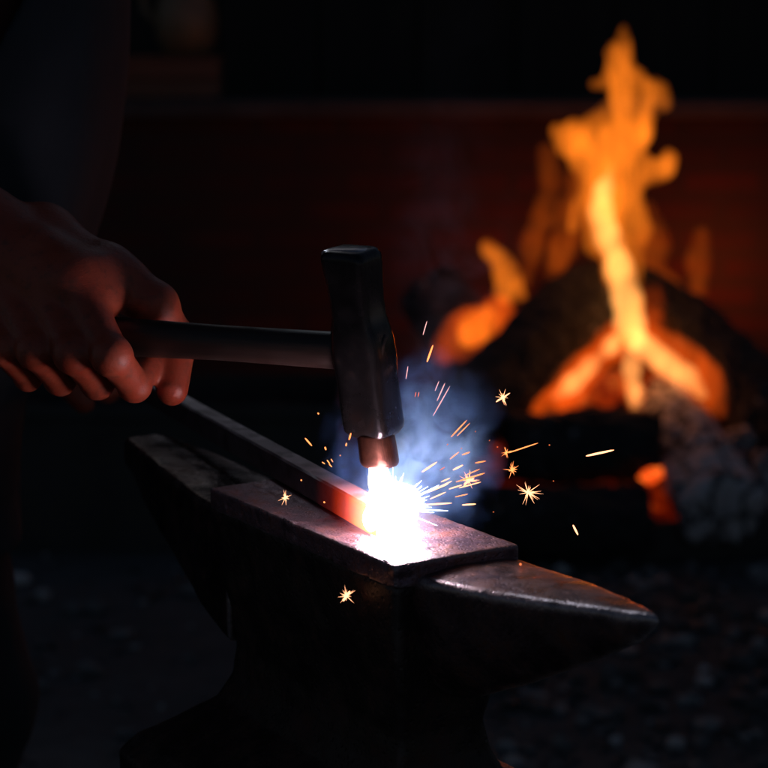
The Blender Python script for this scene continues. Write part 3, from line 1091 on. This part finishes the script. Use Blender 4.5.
F = Field((-0.62, 0.84, 0.02), (0.0, 1.70, 1.80), 0.006)
torso(F, -0.006)
legs(F, -0.006)
for (a, b, c) in LEGS:
    F.cone(c, c + Vector((0.15, 0, -0.055)), 0.036, 0.025, 0.02)
F.cone(NK - Vector((0.02, 0, 0.05)), HD - Vector((0.02, 0, 0.05)), 0.062, 0.056, 0.02)
for (S_, E_, W_) in ((SHR, ELR, WRW), (SHL, ELL, WLW)):
    F.cone(S_, E_, 0.052, 0.040, 0.03)
    F.cone(E_, E_.lerp(W_, 0.35), 0.040, 0.039, 0.02)
    F.cone(E_.lerp(W_, 0.35), E_.lerp(W_, 0.85), 0.039, 0.024, 0.02)
F.f[:, :, :] = F.f
F.ball(hp(-0.018, 0, 0.03), 0.098, 0.02, (1.02, 0.82, 1.0))
bv0, bq0 = F.mesh()
# head with finer detail
F = Field(HD - Vector((0.16, 0.14, 0.19)), HD + Vector((0.18, 0.14, 0.19)), 0.003)
F.ball(hp(-0.018, 0, 0.035), 0.098, 0.02, (1.03, 0.82, 1.0))
F.cone(hp(0.03, 0, 0.0), hp(0.055, 0, -0.085), 0.058, 0.033, 0.03, (1, 0.9, 1))
F.cone(hp(0.068, -0.032, 0.022), hp(0.068, 0.032, 0.022), 0.014, 0.014, 0.012)
F.cone(hp(0.082, 0, 0.012), hp(0.102, 0, -0.030), 0.008, 0.013, 0.01)
F.ball(hp(0.094, -0.013, -0.034), 0.009, 0.006)
F.ball(hp(0.094, 0.013, -0.034), 0.009, 0.006)
F.cone(hp(0.076, -0.020, -0.061), hp(0.076, 0.020, -0.061), 0.008, 0.008, 0.005)
F.cone(hp(0.075, -0.018, -0.073), hp(0.075, 0.018, -0.073), 0.008, 0.008, 0.004)
for s_ in (-1, 1):
    F.ball(hp(0.062, s_ * 0.042, -0.018), 0.022, 0.02)
    F.cone(hp(-0.01, s_ * 0.083, 0.018), hp(-0.006, s_ * 0.080, -0.028), 0.012, 0.009, 0.006)
F.cone(HD - Vector((0.02, 0, 0.05)), NK, 0.056, 0.060, 0.03)
hv_, hq_ = F.mesh()
body_v = np.concatenate([bv0, rv, lv, hv_])
o1, o2, o3 = len(bv0), len(bv0) + len(rv), len(bv0) + len(rv) + len(lv)
body_q = np.concatenate([bq0, rq + o1, lq + o2, hq_ + o3])
person = empty('person', (HIP.x, HIP.y, 0))
tag(person, 'smith in navy apron and maroon shirt gripping a hammer in one sooty hand', 'person')
PO = np.array((HIP.x, HIP.y, 0))
np_obj('body', body_v - PO, body_q, M['skin'], person)
for s_ in (-1, 1):
    bm = bmesh.new()
    bmesh.ops.create_uvsphere(bm, u_segments=20, v_segments=12, radius=0.0125)
    e_ = bm_obj('eye', bm, M['eye'], person, loc=hp(0.073, s_ * 0.032, 0.002) - Vector(PO))
    bm = bmesh.new()
    bmesh.ops.create_uvsphere(bm, u_segments=16, v_segments=10, radius=0.0062)
    bm_obj('iris', bm, M['iris'], e_, loc=gz * 0.0075)
# hair
F = Field(HD - Vector((0.17, 0.14, 0.12)), HD + Vector((0.12, 0.14, 0.19)), 0.003)
F.ball(hp(-0.024, 0, 0.044), 0.101, 0.0, (1.03, 0.83, 1.0))
X, Y, Z = F.ax[0][:, None, None], F.ax[1][None, :, None], F.ax[2][None, None, :]
pf = (X - HD.x) * gz.x + (Y - HD.y) * gz.y + (Z - HD.z) * gz.z
pu = (X - HD.x) * hu.x + (Y - HD.y) * hu.y + (Z - HD.z) * hu.z
cut = np.maximum(pf - (0.02 + 0.45 * pu), -(pu + 0.06))
F.obj('hair', M['hair'], None, np.maximum(F.f + 0.006 * vnoise(X, Y, Z, 70, 3), cut))
h_ = bpy.data.objects['hair']
h_.parent = person
h_.location = -Vector(PO)


def garment(name, F, mat, f=None):
    v_, q_ = F.mesh(f)
    return np_obj(name, v_ - PO, q_, mat, person)


F = Field((-0.62, 0.82, 0.78), (-0.08, 1.72, 1.56), 0.0055)
torso(F, 0.004)
for (S_, E_, W_) in ((SHR, ELR, WRW), (SHL, ELL, WLW)):
    F.cone(S_, E_, 0.070, 0.055, 0.04)
    F.cone(E_, E_.lerp(W_, 0.18), 0.054, 0.050, 0.02)
X, Y, Z = F.ax[0][:, None, None], F.ax[1][None, :, None], F.ax[2][None, None, :]
fold = 0.012 * vnoise(X, Y, Z, 13, 11) + 0.008 * vnoise(X + Z * 0.5, Y, Z * 0.5, 30, 12)
shirt_f = np.maximum(F.f + fold, 0.85 - Z)
garment('shirt', F, M['shirt'], shirt_f)

F = Field((-0.60, 0.90, 0.06), (-0.10, 1.52, 1.0), 0.0055)
legs(F, 0.014)
F.cone(HIP + Vector((0, 0, -0.04)), HIP + Vector((0, 0, 0.02)), 0.124, 0.122, 0.05, (1, 1.38, 1))
X, Y, Z = F.ax[0][:, None, None], F.ax[1][None, :, None], F.ax[2][None, None, :]
garment('trousers', F, M['trousers'], F.f + 0.012 * vnoise(X, Y, Z, 12, 13) + 0.006 * vnoise(X, Y, Z, 34, 14))

F = Field((-0.52, 0.95, 0.58), (-0.06, 1.48, 1.42), 0.004)
torso(F, 0.022)
for (a, b, c) in LEGS:
    F.cone(a, b, 0.104, 0.086, 0.14)
X, Y, Z = F.ax[0][:, None, None], F.ax[1][None, :, None], F.ax[2][None, None, :]
edge = np.where(Z > 0.93, np.minimum(-0.245 + (Z - 0.93) * 0.42, -0.195), -0.245 - (0.93 - Z) * 0.45)
reg = smax(edge - X, np.maximum(0.62 - Z, Z - 1.36), 0.012)
garment('apron', F, M['apron'], smax(F.f + 0.006 * vnoise(X, Y, Z * 0.4, 16, 15), reg, 0.008))
for (a, b, c) in LEGS:
    F = Field(c - Vector((0.09, 0.08, 0.095)), c + Vector((0.22, 0.08, 0.10)), 0.004)
    F.cone(c + Vector((0, 0, 0.08)), c + Vector((0, 0, -0.02)), 0.058, 0.052, 0.02)
    F.cone(c + Vector((-0.01, 0, -0.04)), c + Vector((0.15, 0, -0.05)), 0.046, 0.038, 0.02)
    Z = F.ax[2][None, None, :]
    garment('boot', F, M['boot'], np.maximum(F.f, 0.004 - Z))

# ------------------------------------------------------------------ ground, gravel and walls
bm = bmesh.new()
bmesh.ops.create_grid(bm, x_segments=90, y_segments=90, size=40)
for v in bm.verts:
    v.co.z = 0.0
o = bm_obj('ground', bm, M['ground'], loc=(0, 10, 0))
o['kind'] = 'structure'

rs = np.random.RandomState(5)
bm = bmesh.new()
bmesh.ops.create_icosphere(bm, subdivisions=1, radius=1.0)
bv = np.array([v.co[:] for v in bm.verts])
bf = np.array([[v.index for v in f_.verts] for f_ in bm.faces])
bm.free()
NP = 9000
xy = np.stack([rs.uniform(-1.3, 1.5, NP), rs.uniform(1.7, 4.9, NP)], 1)
FC = pt(640, 470, 3.85)
FC = Vector((FC.x, 3.98, 0))
RING = 0.50
keep = np.hypot(xy[:, 0] - FC.x, xy[:, 1] - FC.y) > RING + 0.03
dens = rs.rand(NP) < np.where(xy[:, 0] > 0.05, 1.0, 0.12)
xy = xy[keep & dens]
NP = len(xy)
sz = 0.006 + 0.020 * rs.rand(NP) ** 3.0
sca = sz[:, None] * (0.6 + 0.7 * rs.rand(NP, 3)) * np.array([1, 1, 0.65])
jit = 1 + 0.3 * (rs.rand(NP, len(bv), 1) - 0.5)
ang = rs.rand(NP) * 6.28
P = bv[None] * jit * sca[:, None, :]
ca, sa = np.cos(ang)[:, None], np.sin(ang)[:, None]
P = np.stack([P[:, :, 0] * ca - P[:, :, 1] * sa, P[:, :, 0] * sa + P[:, :, 1] * ca, P[:, :, 2]], 2)
P[:, :, 0] += xy[:, 0:1]
P[:, :, 1] += xy[:, 1:2]
P[:, :, 2] += sz[:, None] * 0.4
FF = (bf[None] + (np.arange(NP) * len(bv))[:, None, None]).reshape(-1, 3)
o = np_obj('gravel', P.reshape(-1, 3), FF, M['gravel'])
o.data.polygons.foreach_set('use_smooth', np.zeros(len(o.data.polygons), bool))
at = o.data.attributes.new('tone', 'FLOAT', 'POINT')
at.data.foreach_set('value', np.repeat(rs.rand(NP) ** 1.6, len(bv)).astype(np.float32))
tag(o, 'loose dark grey gravel and clinker on the ground before the fire', 'gravel', kind='stuff')

WY = 4.95
LEDGE = 0.885
hearth = empty('hearth_wall', (0, WY, 0))
tag(hearth, 'low sooty brick wall with a grey stone coping behind the fire', 'brick wall')
bm_obj('brickwork', box_bm(-3.2, 3.4, 0.0, 0.30, 0, LEDGE - 0.05, 0.004), M['brick'], hearth, False)
bm_obj('coping', box_bm(-0.90, 3.4, -0.05, 0.33, LEDGE - 0.05, LEDGE, 0.008), M['slab'], hearth, False)
bm = bmesh.new()
for i in range(34):
    x = -5 + i * 0.30
    box_bm(x + 0.003, x + 0.297, 0 + 0.006 * (i % 3), 0.05, 0, 2.5, 0.004, bm)
box_bm(-5.2, 5.4, 0.055, 0.08, 0, 2.5, 0.0, bm)
o = bm_obj('timber_wall', bm, M['timber'], smooth=False, loc=(0, 5.6, 0))
tag(o, 'black upright timber boards of the workshop wall behind the brick wall', 'timber wall')

# crate and jug on the coping
c0 = pt(172, 100, 5.0)
crate = empty('wooden_crate', (c0.x, WY + 0.15, LEDGE))
tag(crate, 'reddish brown wooden crate on the coping, with a clay jug standing on its lid', 'crate')
for k in range(2):
    bm_obj('side_board', box_bm(-0.135, 0.135, -0.10 , -0.085, 0.003 + k * 0.052, 0.051 + k * 0.052, 0.003), M['crate'], crate, False)
bm_obj('box', box_bm(-0.128, 0.128, -0.085, 0.10, 0.0, 0.104, 0.003), M['crate'], crate, False)
bm_obj('lid', box_bm(-0.138, 0.138, -0.104, 0.104, 0.104, 0.116, 0.003), M['crate'], crate, False)
j0 = pt(188, 60, 5.05)
rings = []
for (r, zz) in [(0.045, 0.0), (0.062, 0.006), (0.083, 0.05), (0.088, 0.10), (0.078, 0.15), (0.052, 0.185), (0.034, 0.205), (0.032, 0.235), (0.040, 0.245), (0.036, 0.250), (0.026, 0.240), (0.024, 0.2)]:
    rings.append([(r * math.cos(a * math.pi / 20), r * math.sin(a * math.pi / 20), zz) for a in range(40)])
jug = empty('clay_jug', (j0.x, WY + 0.15, LEDGE + 0.116))
tag(jug, 'squat tan clay jug standing on the brown crate', 'jug')
v, f = loft(rings)
mesh_obj('jug_body', v, f, M['clay'], jug)
hv2, hf2 = [], []
F = Field((-0.16, -0.03, 0.04), (-0.02, 0.03, 0.25), 0.004)
F.chain([(-0.03, 0, 0.222), (-0.085, 0, 0.215), (-0.118, 0, 0.17), (-0.112, 0, 0.12), (-0.08, 0, 0.09)], [0.010, 0.010, 0.010, 0.010, 0.010], 0.006)
F.obj('handle', M['clay'], jug)

# coal bin, added to make the area before the wall dark
cb = on_z(135, 552, 0.0)
binr = empty('coal_bin', (cb.x, cb.y + 0.2, 0))
tag(binr, 'black iron coal bin standing on the ground behind the anvil heel', 'coal bin')
bm = bmesh.new()
box_bm(-0.42, 0.42, -0.20, 0.20, 0.0, 0.02, 0.003, bm)
for (x0, x1, y0, y1) in ((-0.42, 0.42, -0.20, -0.19), (-0.42, 0.42, 0.19, 0.20), (-0.42, -0.41, -0.19, 0.19), (0.41, 0.42, -0.19, 0.19)):
    box_bm(x0, x1, y0, y1, 0.02, 0.30, 0.002, bm)
bm_obj('bin_shell', bm, M['iron'], binr, False)
bm_obj('rim', box_bm(-0.432, 0.432, -0.212, -0.203, 0.275, 0.305, 0.003), M['iron'], binr, False)
bm = bmesh.new()
bmesh.ops.create_grid(bm, x_segments=60, y_segments=30, size=0.5)
for v in bm.verts:
    v.co = Vector((v.co.x * 0.81, v.co.y * 0.375, 0.23 + 0.05 * mnoise.noise(v.co * 24) + 0.03 * mnoise.noise(v.co * 60)))
o = bm_obj('coal', bm, M['charlog'], binr)

# ------------------------------------------------------------------ the fire
ringo = bmesh.new()
N = 96
vs = []
fs = []
for j in range(N):
    a = 2 * math.pi * j / N
    for (r, zz) in ((RING, 0.0), (RING, 0.085), (RING - 0.012, 0.09), (RING - 0.020, 0.085), (RING - 0.020, 0.0)):
        vs.append((r * math.cos(a), r * math.sin(a), zz + (0.002 * math.sin(5 * a) if zz > 0 else 0)))
for j in range(N):
    k = (j + 1) % N
    for i in range(4):
        fs.append((j * 5 + i, k * 5 + i, k * 5 + i + 1, j * 5 + i + 1))
ringo.free()
o = mesh_obj('fire_ring', vs, fs, M['iron'], loc=(FC.x, FC.y, 0), smooth=False)
tag(o, 'low black iron ring around the burning logs', 'fire ring')

FIREC = pt(625, 370, 3.92)


def burn_log(p0, p1, r0, r1, mat, label, seed, bend=0.0, squash=1.0, heat=1.0, hot=FIREC, hr=0.34, group='logs burning in the fire'):
    p0, p1 = Vector(p0), Vector(p1)
    c = (p0 + p1) / 2
    d = (p1 - p0)
    L = d.length
    d.normalize()
    s = Vector((0, 0, 1)).cross(d)
    s = s.normalized() if s.length > 0.05 else d.orthogonal().normalized()
    t = d.cross(s)
    NR, NS = 46, 48
    rings, heats = [], []
    for i in range(-3, NR + 3):
        u = min(max(i, 0), NR - 1) / (NR - 1)
        e = 1.0
        du = 0.0
        if i < 0:
            e = (0.94, 0.7, 0.02)[-i - 1]
            du = -(0.01, 0.014, 0.012)[-i - 1]
        if i >= NR:
            e = (0.94, 0.7, 0.02)[i - NR]
            du = (0.01, 0.014, 0.012)[i - NR]
        r = r0 + (r1 - r0) * u
        ring = []
        for j in range(NS):
            a = 2 * math.pi * j / NS
            q = Vector((math.cos(a) * 1.6, math.sin(a) * 1.6, u * L * 9 + seed * 17.3))
            n_ = 0.16 * mnoise.noise(q) + 0.13 * mnoise.noise(q * 2.7) + 0.07 * mnoise.noise(q * 7)
            # charcoal checks: grooves across and along
            g_ = abs(mnoise.noise(Vector((a * 2.2, u * L * 22, seed * 3.0))))
            n_ -= 0.07 * max(0, 0.12 - g_) / 0.12
            rr = r * e * (1 + n_)
            off = t * (bend * math.sin(u * math.pi))
            p = p0 + d * (u * L + du + 0.02 * mnoise.noise(q * 1.3) * (1 if (u == 0 or u == 1) else 0)) + off + (s * math.cos(a) + t * (math.sin(a) * squash)) * rr
            ring.append(p - c)
            nrm = (s * math.cos(a) + t * math.sin(a))
            tod = (hot - p)
            dist = tod.length
            f_ = max(0.0, nrm.dot(tod.normalized()) * 0.75 + 0.25) * max(0.0, 1 - dist / hr)
            heats.append(min(1.0, heat * 2.0 * f_))
        rings.append(ring)
    v_, f_ = loft(rings)
    o = mesh_obj('log', v_, f_, mat, loc=c)
    at = o.data.attributes.new('heat', 'FLOAT', 'POINT')
    at.data.foreach_set('value', np.array(heats, np.float32))
    tag(o, label, 'log', group)
    return o


burn_log(pt(398, 478, 3.60), pt(597, 292, 4.00), 0.086, 0.082, M['charlog'], 'thick charred log leaning up to the middle of the fire beside the sparks', 1, heat=0.95, squash=0.95)
burn_log(pt(632, 292, 4.10), pt(792, 462, 3.80), 0.070, 0.095, M['charlog_b'], 'charred log sloping down from the flames to the iron ring, glowing underneath', 2, bend=0.035, heat=1.9, hot=pt(672, 380, 3.9), hr=0.36)
burn_log(pt(662, 405, 3.90), pt(722, 512, 3.56), 0.070, 0.088, M['ashlog'], 'ash grey log end pointing towards the anvil', 3, heat=0.4)
burn_log(pt(515, 448, 3.66), pt(648, 446, 3.70), 0.072, 0.070, M['charlog_b'], 'short black charred log lying level in front of the flames', 4, heat=0.6, hot=pt(600, 385, 3.9), hr=0.25)
burn_log(pt(455, 520, 3.56), pt(640, 522, 3.60), 0.068, 0.066, M['charlog_b'], 'lowest log at the front, dark with grey ash flecks', 5, heat=0.2)
burn_log(pt(428, 292, 4.30), pt(560, 455, 4.12), 0.080, 0.075, M['charlog_b'], 'log at the back with a glowing orange patch on its end', 6, heat=1.4, hot=pt(480, 326, 4.12), hr=0.17)
burn_log(pt(748, 500, 3.72), pt(860, 520, 3.95), 0.075, 0.07, M['ashlog'], 'grey ashy log lying beyond the ash grey log end', 7, heat=0.2)
burn_log(pt(540, 470, 4.2), pt(700, 470, 4.2), 0.085, 0.085, M['charlog'], 'dark log under the flames at the back of the fire', 8, heat=0.35, hot=pt(610, 400, 4.1), hr=0.3)

# ember bed
bm = bmesh.new()
bmesh.ops.create_grid(bm, x_segments=80, y_segments=80, size=0.44)
bad = [v for v in bm.verts if v.co.xy.length > 0.44]
bmesh.ops.delete(bm, geom=bad, context='VERTS')
for v in bm.verts:
    r = v.co.xy.length / 0.44
    v.co.z = 0.02 + 0.15 * max(0, 1 - r * r) + 0.03 * mnoise.noise(v.co * 16) + 0.015 * mnoise.noise(v.co * 45)
o = bm_obj('ember_bed', bm, M['emberbed'], loc=(FC.x - 0.02, FC.y, 0))
tag(o, 'bed of coals and glowing embers under the burning logs', 'embers', kind='stuff')


def ember(px, py, dep, rpx, label, mat='ember'):
    r = rpx * dep / FPX
    bm = bmesh.new()
    bmesh.ops.create_icosphere(bm, subdivisions=3, radius=r)
    sd = random.uniform(0, 50)
    for v in bm.verts:
        n_ = v.co.normalized()
        v.co *= 1 + 0.35 * mnoise.noise(n_ * 1.6 + Vector((sd, 0, 0))) + 0.15 * mnoise.noise(n_ * 4 + Vector((sd, 0, 0)))
        v.co.z *= 0.85
    o = bm_obj('ember', bm, M[mat], loc=pt(px, py, dep))
    tag(o, label, 'ember', 'glowing embers among the logs')


ember(651, 472, 3.66, 12, 'small red ember between the level log and the ash grey log')
ember(604, 388, 3.95, 22, 'dull red ember chunk behind the level black log', 'ember_dull')
ember(575, 402, 3.92, 16, 'red ember chunk at the foot of the slanting flame', 'ember_dull')
ember(655, 402, 3.98, 13, 'red ember chunk behind the ash grey log', 'ember_dull')
ember(742, 440, 3.78, 16, 'pale ash lump beside the sloping charred log', 'ashlog')
ember(764, 462, 3.70, 14, 'pale ash lump by the iron ring', 'ashlog')


def flame(name, chains, mat, label, dep, wob=0.006, h=0.0055, core=None, parent=None, flat=0.75):
    allp = [q for ch in chains for q in ch]
    pts = [pt(q[0], q[1], dep + (q[3] if len(q) > 3 else 0)) for q in allp]
    rmax = max(q[2] for q in allp) * dep / FPX + 0.04
    lo = Vector([min(p[i] for p in pts) - rmax for i in range(3)])
    hi = Vector([max(p[i] for p in pts) + rmax for i in range(3)])
    F = Field(lo, hi, h)
    for ch in chains:
        P_ = [pt(q[0], q[1], dep + (q[3] if len(q) > 3 else 0)) for q in ch]
        R_ = [q[2] * dep / FPX for q in ch]
        for i in range(len(P_) - 1):
            F.cone(P_[i], P_[i + 1], R_[i], R_[i + 1], 0.03)
    X, Y, Z = F.ax[0][:, None, None], F.ax[1][None, :, None], F.ax[2][None, None, :]
    f = F.f + wob * 2 * vnoise(X, Y, Z * 0.6, 22, 21) + wob * vnoise(X, Y, Z * 0.6, 50, 22)
    c = (lo + hi) / 2
    v_, q_ = F.mesh(f)
    if parent is None:
        o = np_obj(name, v_ - np.array(c), q_, mat, None, c)
        tag(o, label, 'flame', 'flames over the burning logs')
    else:
        o = np_obj(name, v_ - np.array(parent.location), q_, mat, parent)
    return o


main = flame('flame', [
    [(622, 10, 2), (622, 28, 6), (622, 50, 9), (624, 80, 10), (632, 105, 15), (628, 130, 19), (614, 165, 23), (608, 200, 23), (611, 235, 18), (620, 270, 14), (626, 305, 14), (628, 335, 15)],
    [(630, 95, 12), (652, 92, 15), (662, 102, 11)], [(606, 82, 6), (599, 86, 5)],
    [(606, 148, 18), (585, 145, 16), (570, 138, 14)], [(580, 148, 12), (592, 175, 12), (600, 200, 14)],
    [(622, 178, 12), (645, 172, 9), (664, 168, 12), (672, 158, 7)], [(632, 195, 8), (640, 225, 7), (638, 262, 3)],
    [(568, 142, 6), (556, 128, 2)], [(624, 90, 5), (640, 74, 2)], [(596, 190, 7), (578, 210, 4), (572, 226, 2)], [(668, 102, 6), (672, 82, 2)], [(590, 150, 6), (600, 118, 3), (603, 108, 1.5)], [(606, 225, 6), (592, 248, 2)]],
    M['flame'], 'tallest flame, a ragged orange column with knobby tongues', 3.86, 0.018)
flame('core', [[(612, 165, 3), (604, 190, 7), (603, 210, 9), (609, 235, 9), (619, 268, 11), (626, 300, 13), (629, 325, 14), (634, 342, 9)]], M['flame_core'], None, 3.86, 0.008, parent=main)


def leg(outer, inner, dep, label):
    o_ = flame('flame', [outer], M['flame_red'], label, dep, 0.010)
    flame('core', [inner], M['flame_core'], None, dep - 0.01, 0.005, parent=o_)


leg([(628, 322, 10), (610, 345, 14), (588, 366, 17), (562, 392, 19), (538, 412, 15)], [(620, 336, 3), (610, 346, 6), (590, 366, 7), (572, 384, 6), (556, 396, 4)], 3.82,
    'slanting flame running down to the embers beside the leaning log')
leg([(630, 320, 12), (650, 342, 18), (676, 358, 21), (700, 380, 20), (714, 402, 14)], [(636, 332, 6), (646, 347, 10), (664, 362, 10), (686, 376, 9), (702, 394, 6)], 3.82,
    'slanting flame licking under the sloping charred log')
leg([(629, 345, 9), (632, 370, 10), (634, 392, 10), (635, 414, 8)], [(629, 345, 6), (632, 370, 6), (634, 392, 6), (635, 412, 5)], 3.80,
    'narrow flame hanging between the two slanting ones')
flame('flame', [[(489, 246, 2), (495, 258, 5), (505, 274, 8), (512, 283, 11), (519, 290, 7), (528, 300, 2)], [(508, 278, 6), (498, 290, 5)], [(516, 280, 5), (524, 276, 3)]], M['flame'], 'small round flame above the back log', 4.05, 0.02)
flame('flame', [[(552, 190, 8), (545, 215, 13), (534, 245, 14), (526, 275, 12)], [(546, 150, 6), (550, 180, 8)]], M['flame_dim'], 'faint flame tongue behind the leaning log, farthest from the tall flame', 4.1, 0.016)
flame('flame', [[(580, 180, 10), (572, 215, 15), (562, 245, 15), (552, 270, 12)]], M['flame_dim'], 'faint broad flame behind the top of the leaning log', 4.1, 0.018)
flame('flame', [[(650, 215, 8), (652, 245, 13), (652, 275, 12)], [(672, 288, 14), (680, 296, 12)]], M['flame_dim'], 'faint flame close beside the tall flame over the sloping log', 4.1, 0.016)
flame('flame', [[(600, 335, 26), (560, 392, 24)], [(610, 395, 28)], [(660, 400, 26), (706, 366, 32), (650, 314, 26)], [(724, 402, 28)], [(532, 400, 16)]], M['flame_glow'], 'deep red glow of burning gas between the charred logs', 4.0, 0.02)  # glow volume added to redden the gaps between the logs
flame('flame', [[(700, 235, 8), (697, 262, 10), (698, 292, 10)]], M['flame_dim'], 'faint narrow flame farthest along the sloping log', 4.1)
flame('flame', [[(486, 322, 11), (470, 334, 9), (462, 342, 5)], [(488, 318, 8), (500, 310, 3)]], M['flame'], 'short glowing flame on the end of the back log', 4.12, 0.016)
flame('flame', [[(444, 352, 15), (470, 332, 22), (500, 314, 17)]], M['flame_red'], 'dim red flame spread over the end of the back log', 4.16, 0.012)
flame('flame', [[(706, 368, 20), (680, 338, 18), (656, 318, 10), (722, 398, 18)]], M['flame_red'], 'dim red flame against the underside of the sloping log', 3.98)

# ------------------------------------------------------------------ light


def lamp(name, loc, power, color, radius):
    l = bpy.data.lights.new(name, 'POINT')
    l.energy = power
    l.color = color
    l.shadow_soft_size = radius
    o = bpy.data.objects.new(name, l)
    o.location = loc
    return link(o)


lamp('fire_light', pt(728, 275, 4.74), 2.3, (1.0, 0.13, 0.014), 0.06)  # added lamp close to the wall, reddens the bricks behind the fire
lamp('fire_light', pt(520, 270, 4.70), 1.4, (1.0, 0.10, 0.012), 0.06)  # second lamp added by the wall for its red glow
lamp('fire_light', pt(625, 340, 4.05), 1.2, (1.0, 0.13, 0.015), 0.05)

w = bpy.data.worlds.new('World')
SC.world = w
w.use_nodes = True
nt = w.node_tree
nt.nodes.clear()
sky = nt.nodes.new('ShaderNodeTexSky')
sky.sky_type = 'NISHITA'
sky.sun_disc = False
ELEV, AZ = math.radians(31), math.radians(-24)
sky.sun_elevation = ELEV
sky.sun_rotation = AZ
bg = nt.nodes.new('ShaderNodeBackground')
bg.inputs['Strength'].default_value = 0.017
ow = nt.nodes.new('ShaderNodeOutputWorld')
nt.links.new(sky.outputs[0], bg.inputs['Color'])
nt.links.new(bg.outputs[0], ow.inputs['Surface'])
sun = bpy.data.lights.new('sun', 'SUN')
sun.energy = 0.6
sun.angle = math.radians(12)
sun.color = (0.74, 0.85, 1.0)
so = link(bpy.data.objects.new('sun', sun))
sd = Vector((math.sin(AZ) * math.cos(ELEV), math.cos(AZ) * math.cos(ELEV), math.sin(ELEV)))
so.rotation_euler = sd.to_track_quat('Z', 'Y').to_euler()

vs_ = SC.view_settings
vs_.view_transform = 'Standard'
vs_.look = 'None'
vs_.exposure = 0
vs_.gamma = 1
vs_.use_curve_mapping = False
SC.cycles.use_denoising = True
SC.cycles.volume_step_rate = 1.0
SC.cycles.volume_max_steps = 256
SC.cycles.max_bounces = 8
SC.cycles.volume_bounces = 1
SC.cycles.sample_clamp_indirect = 6
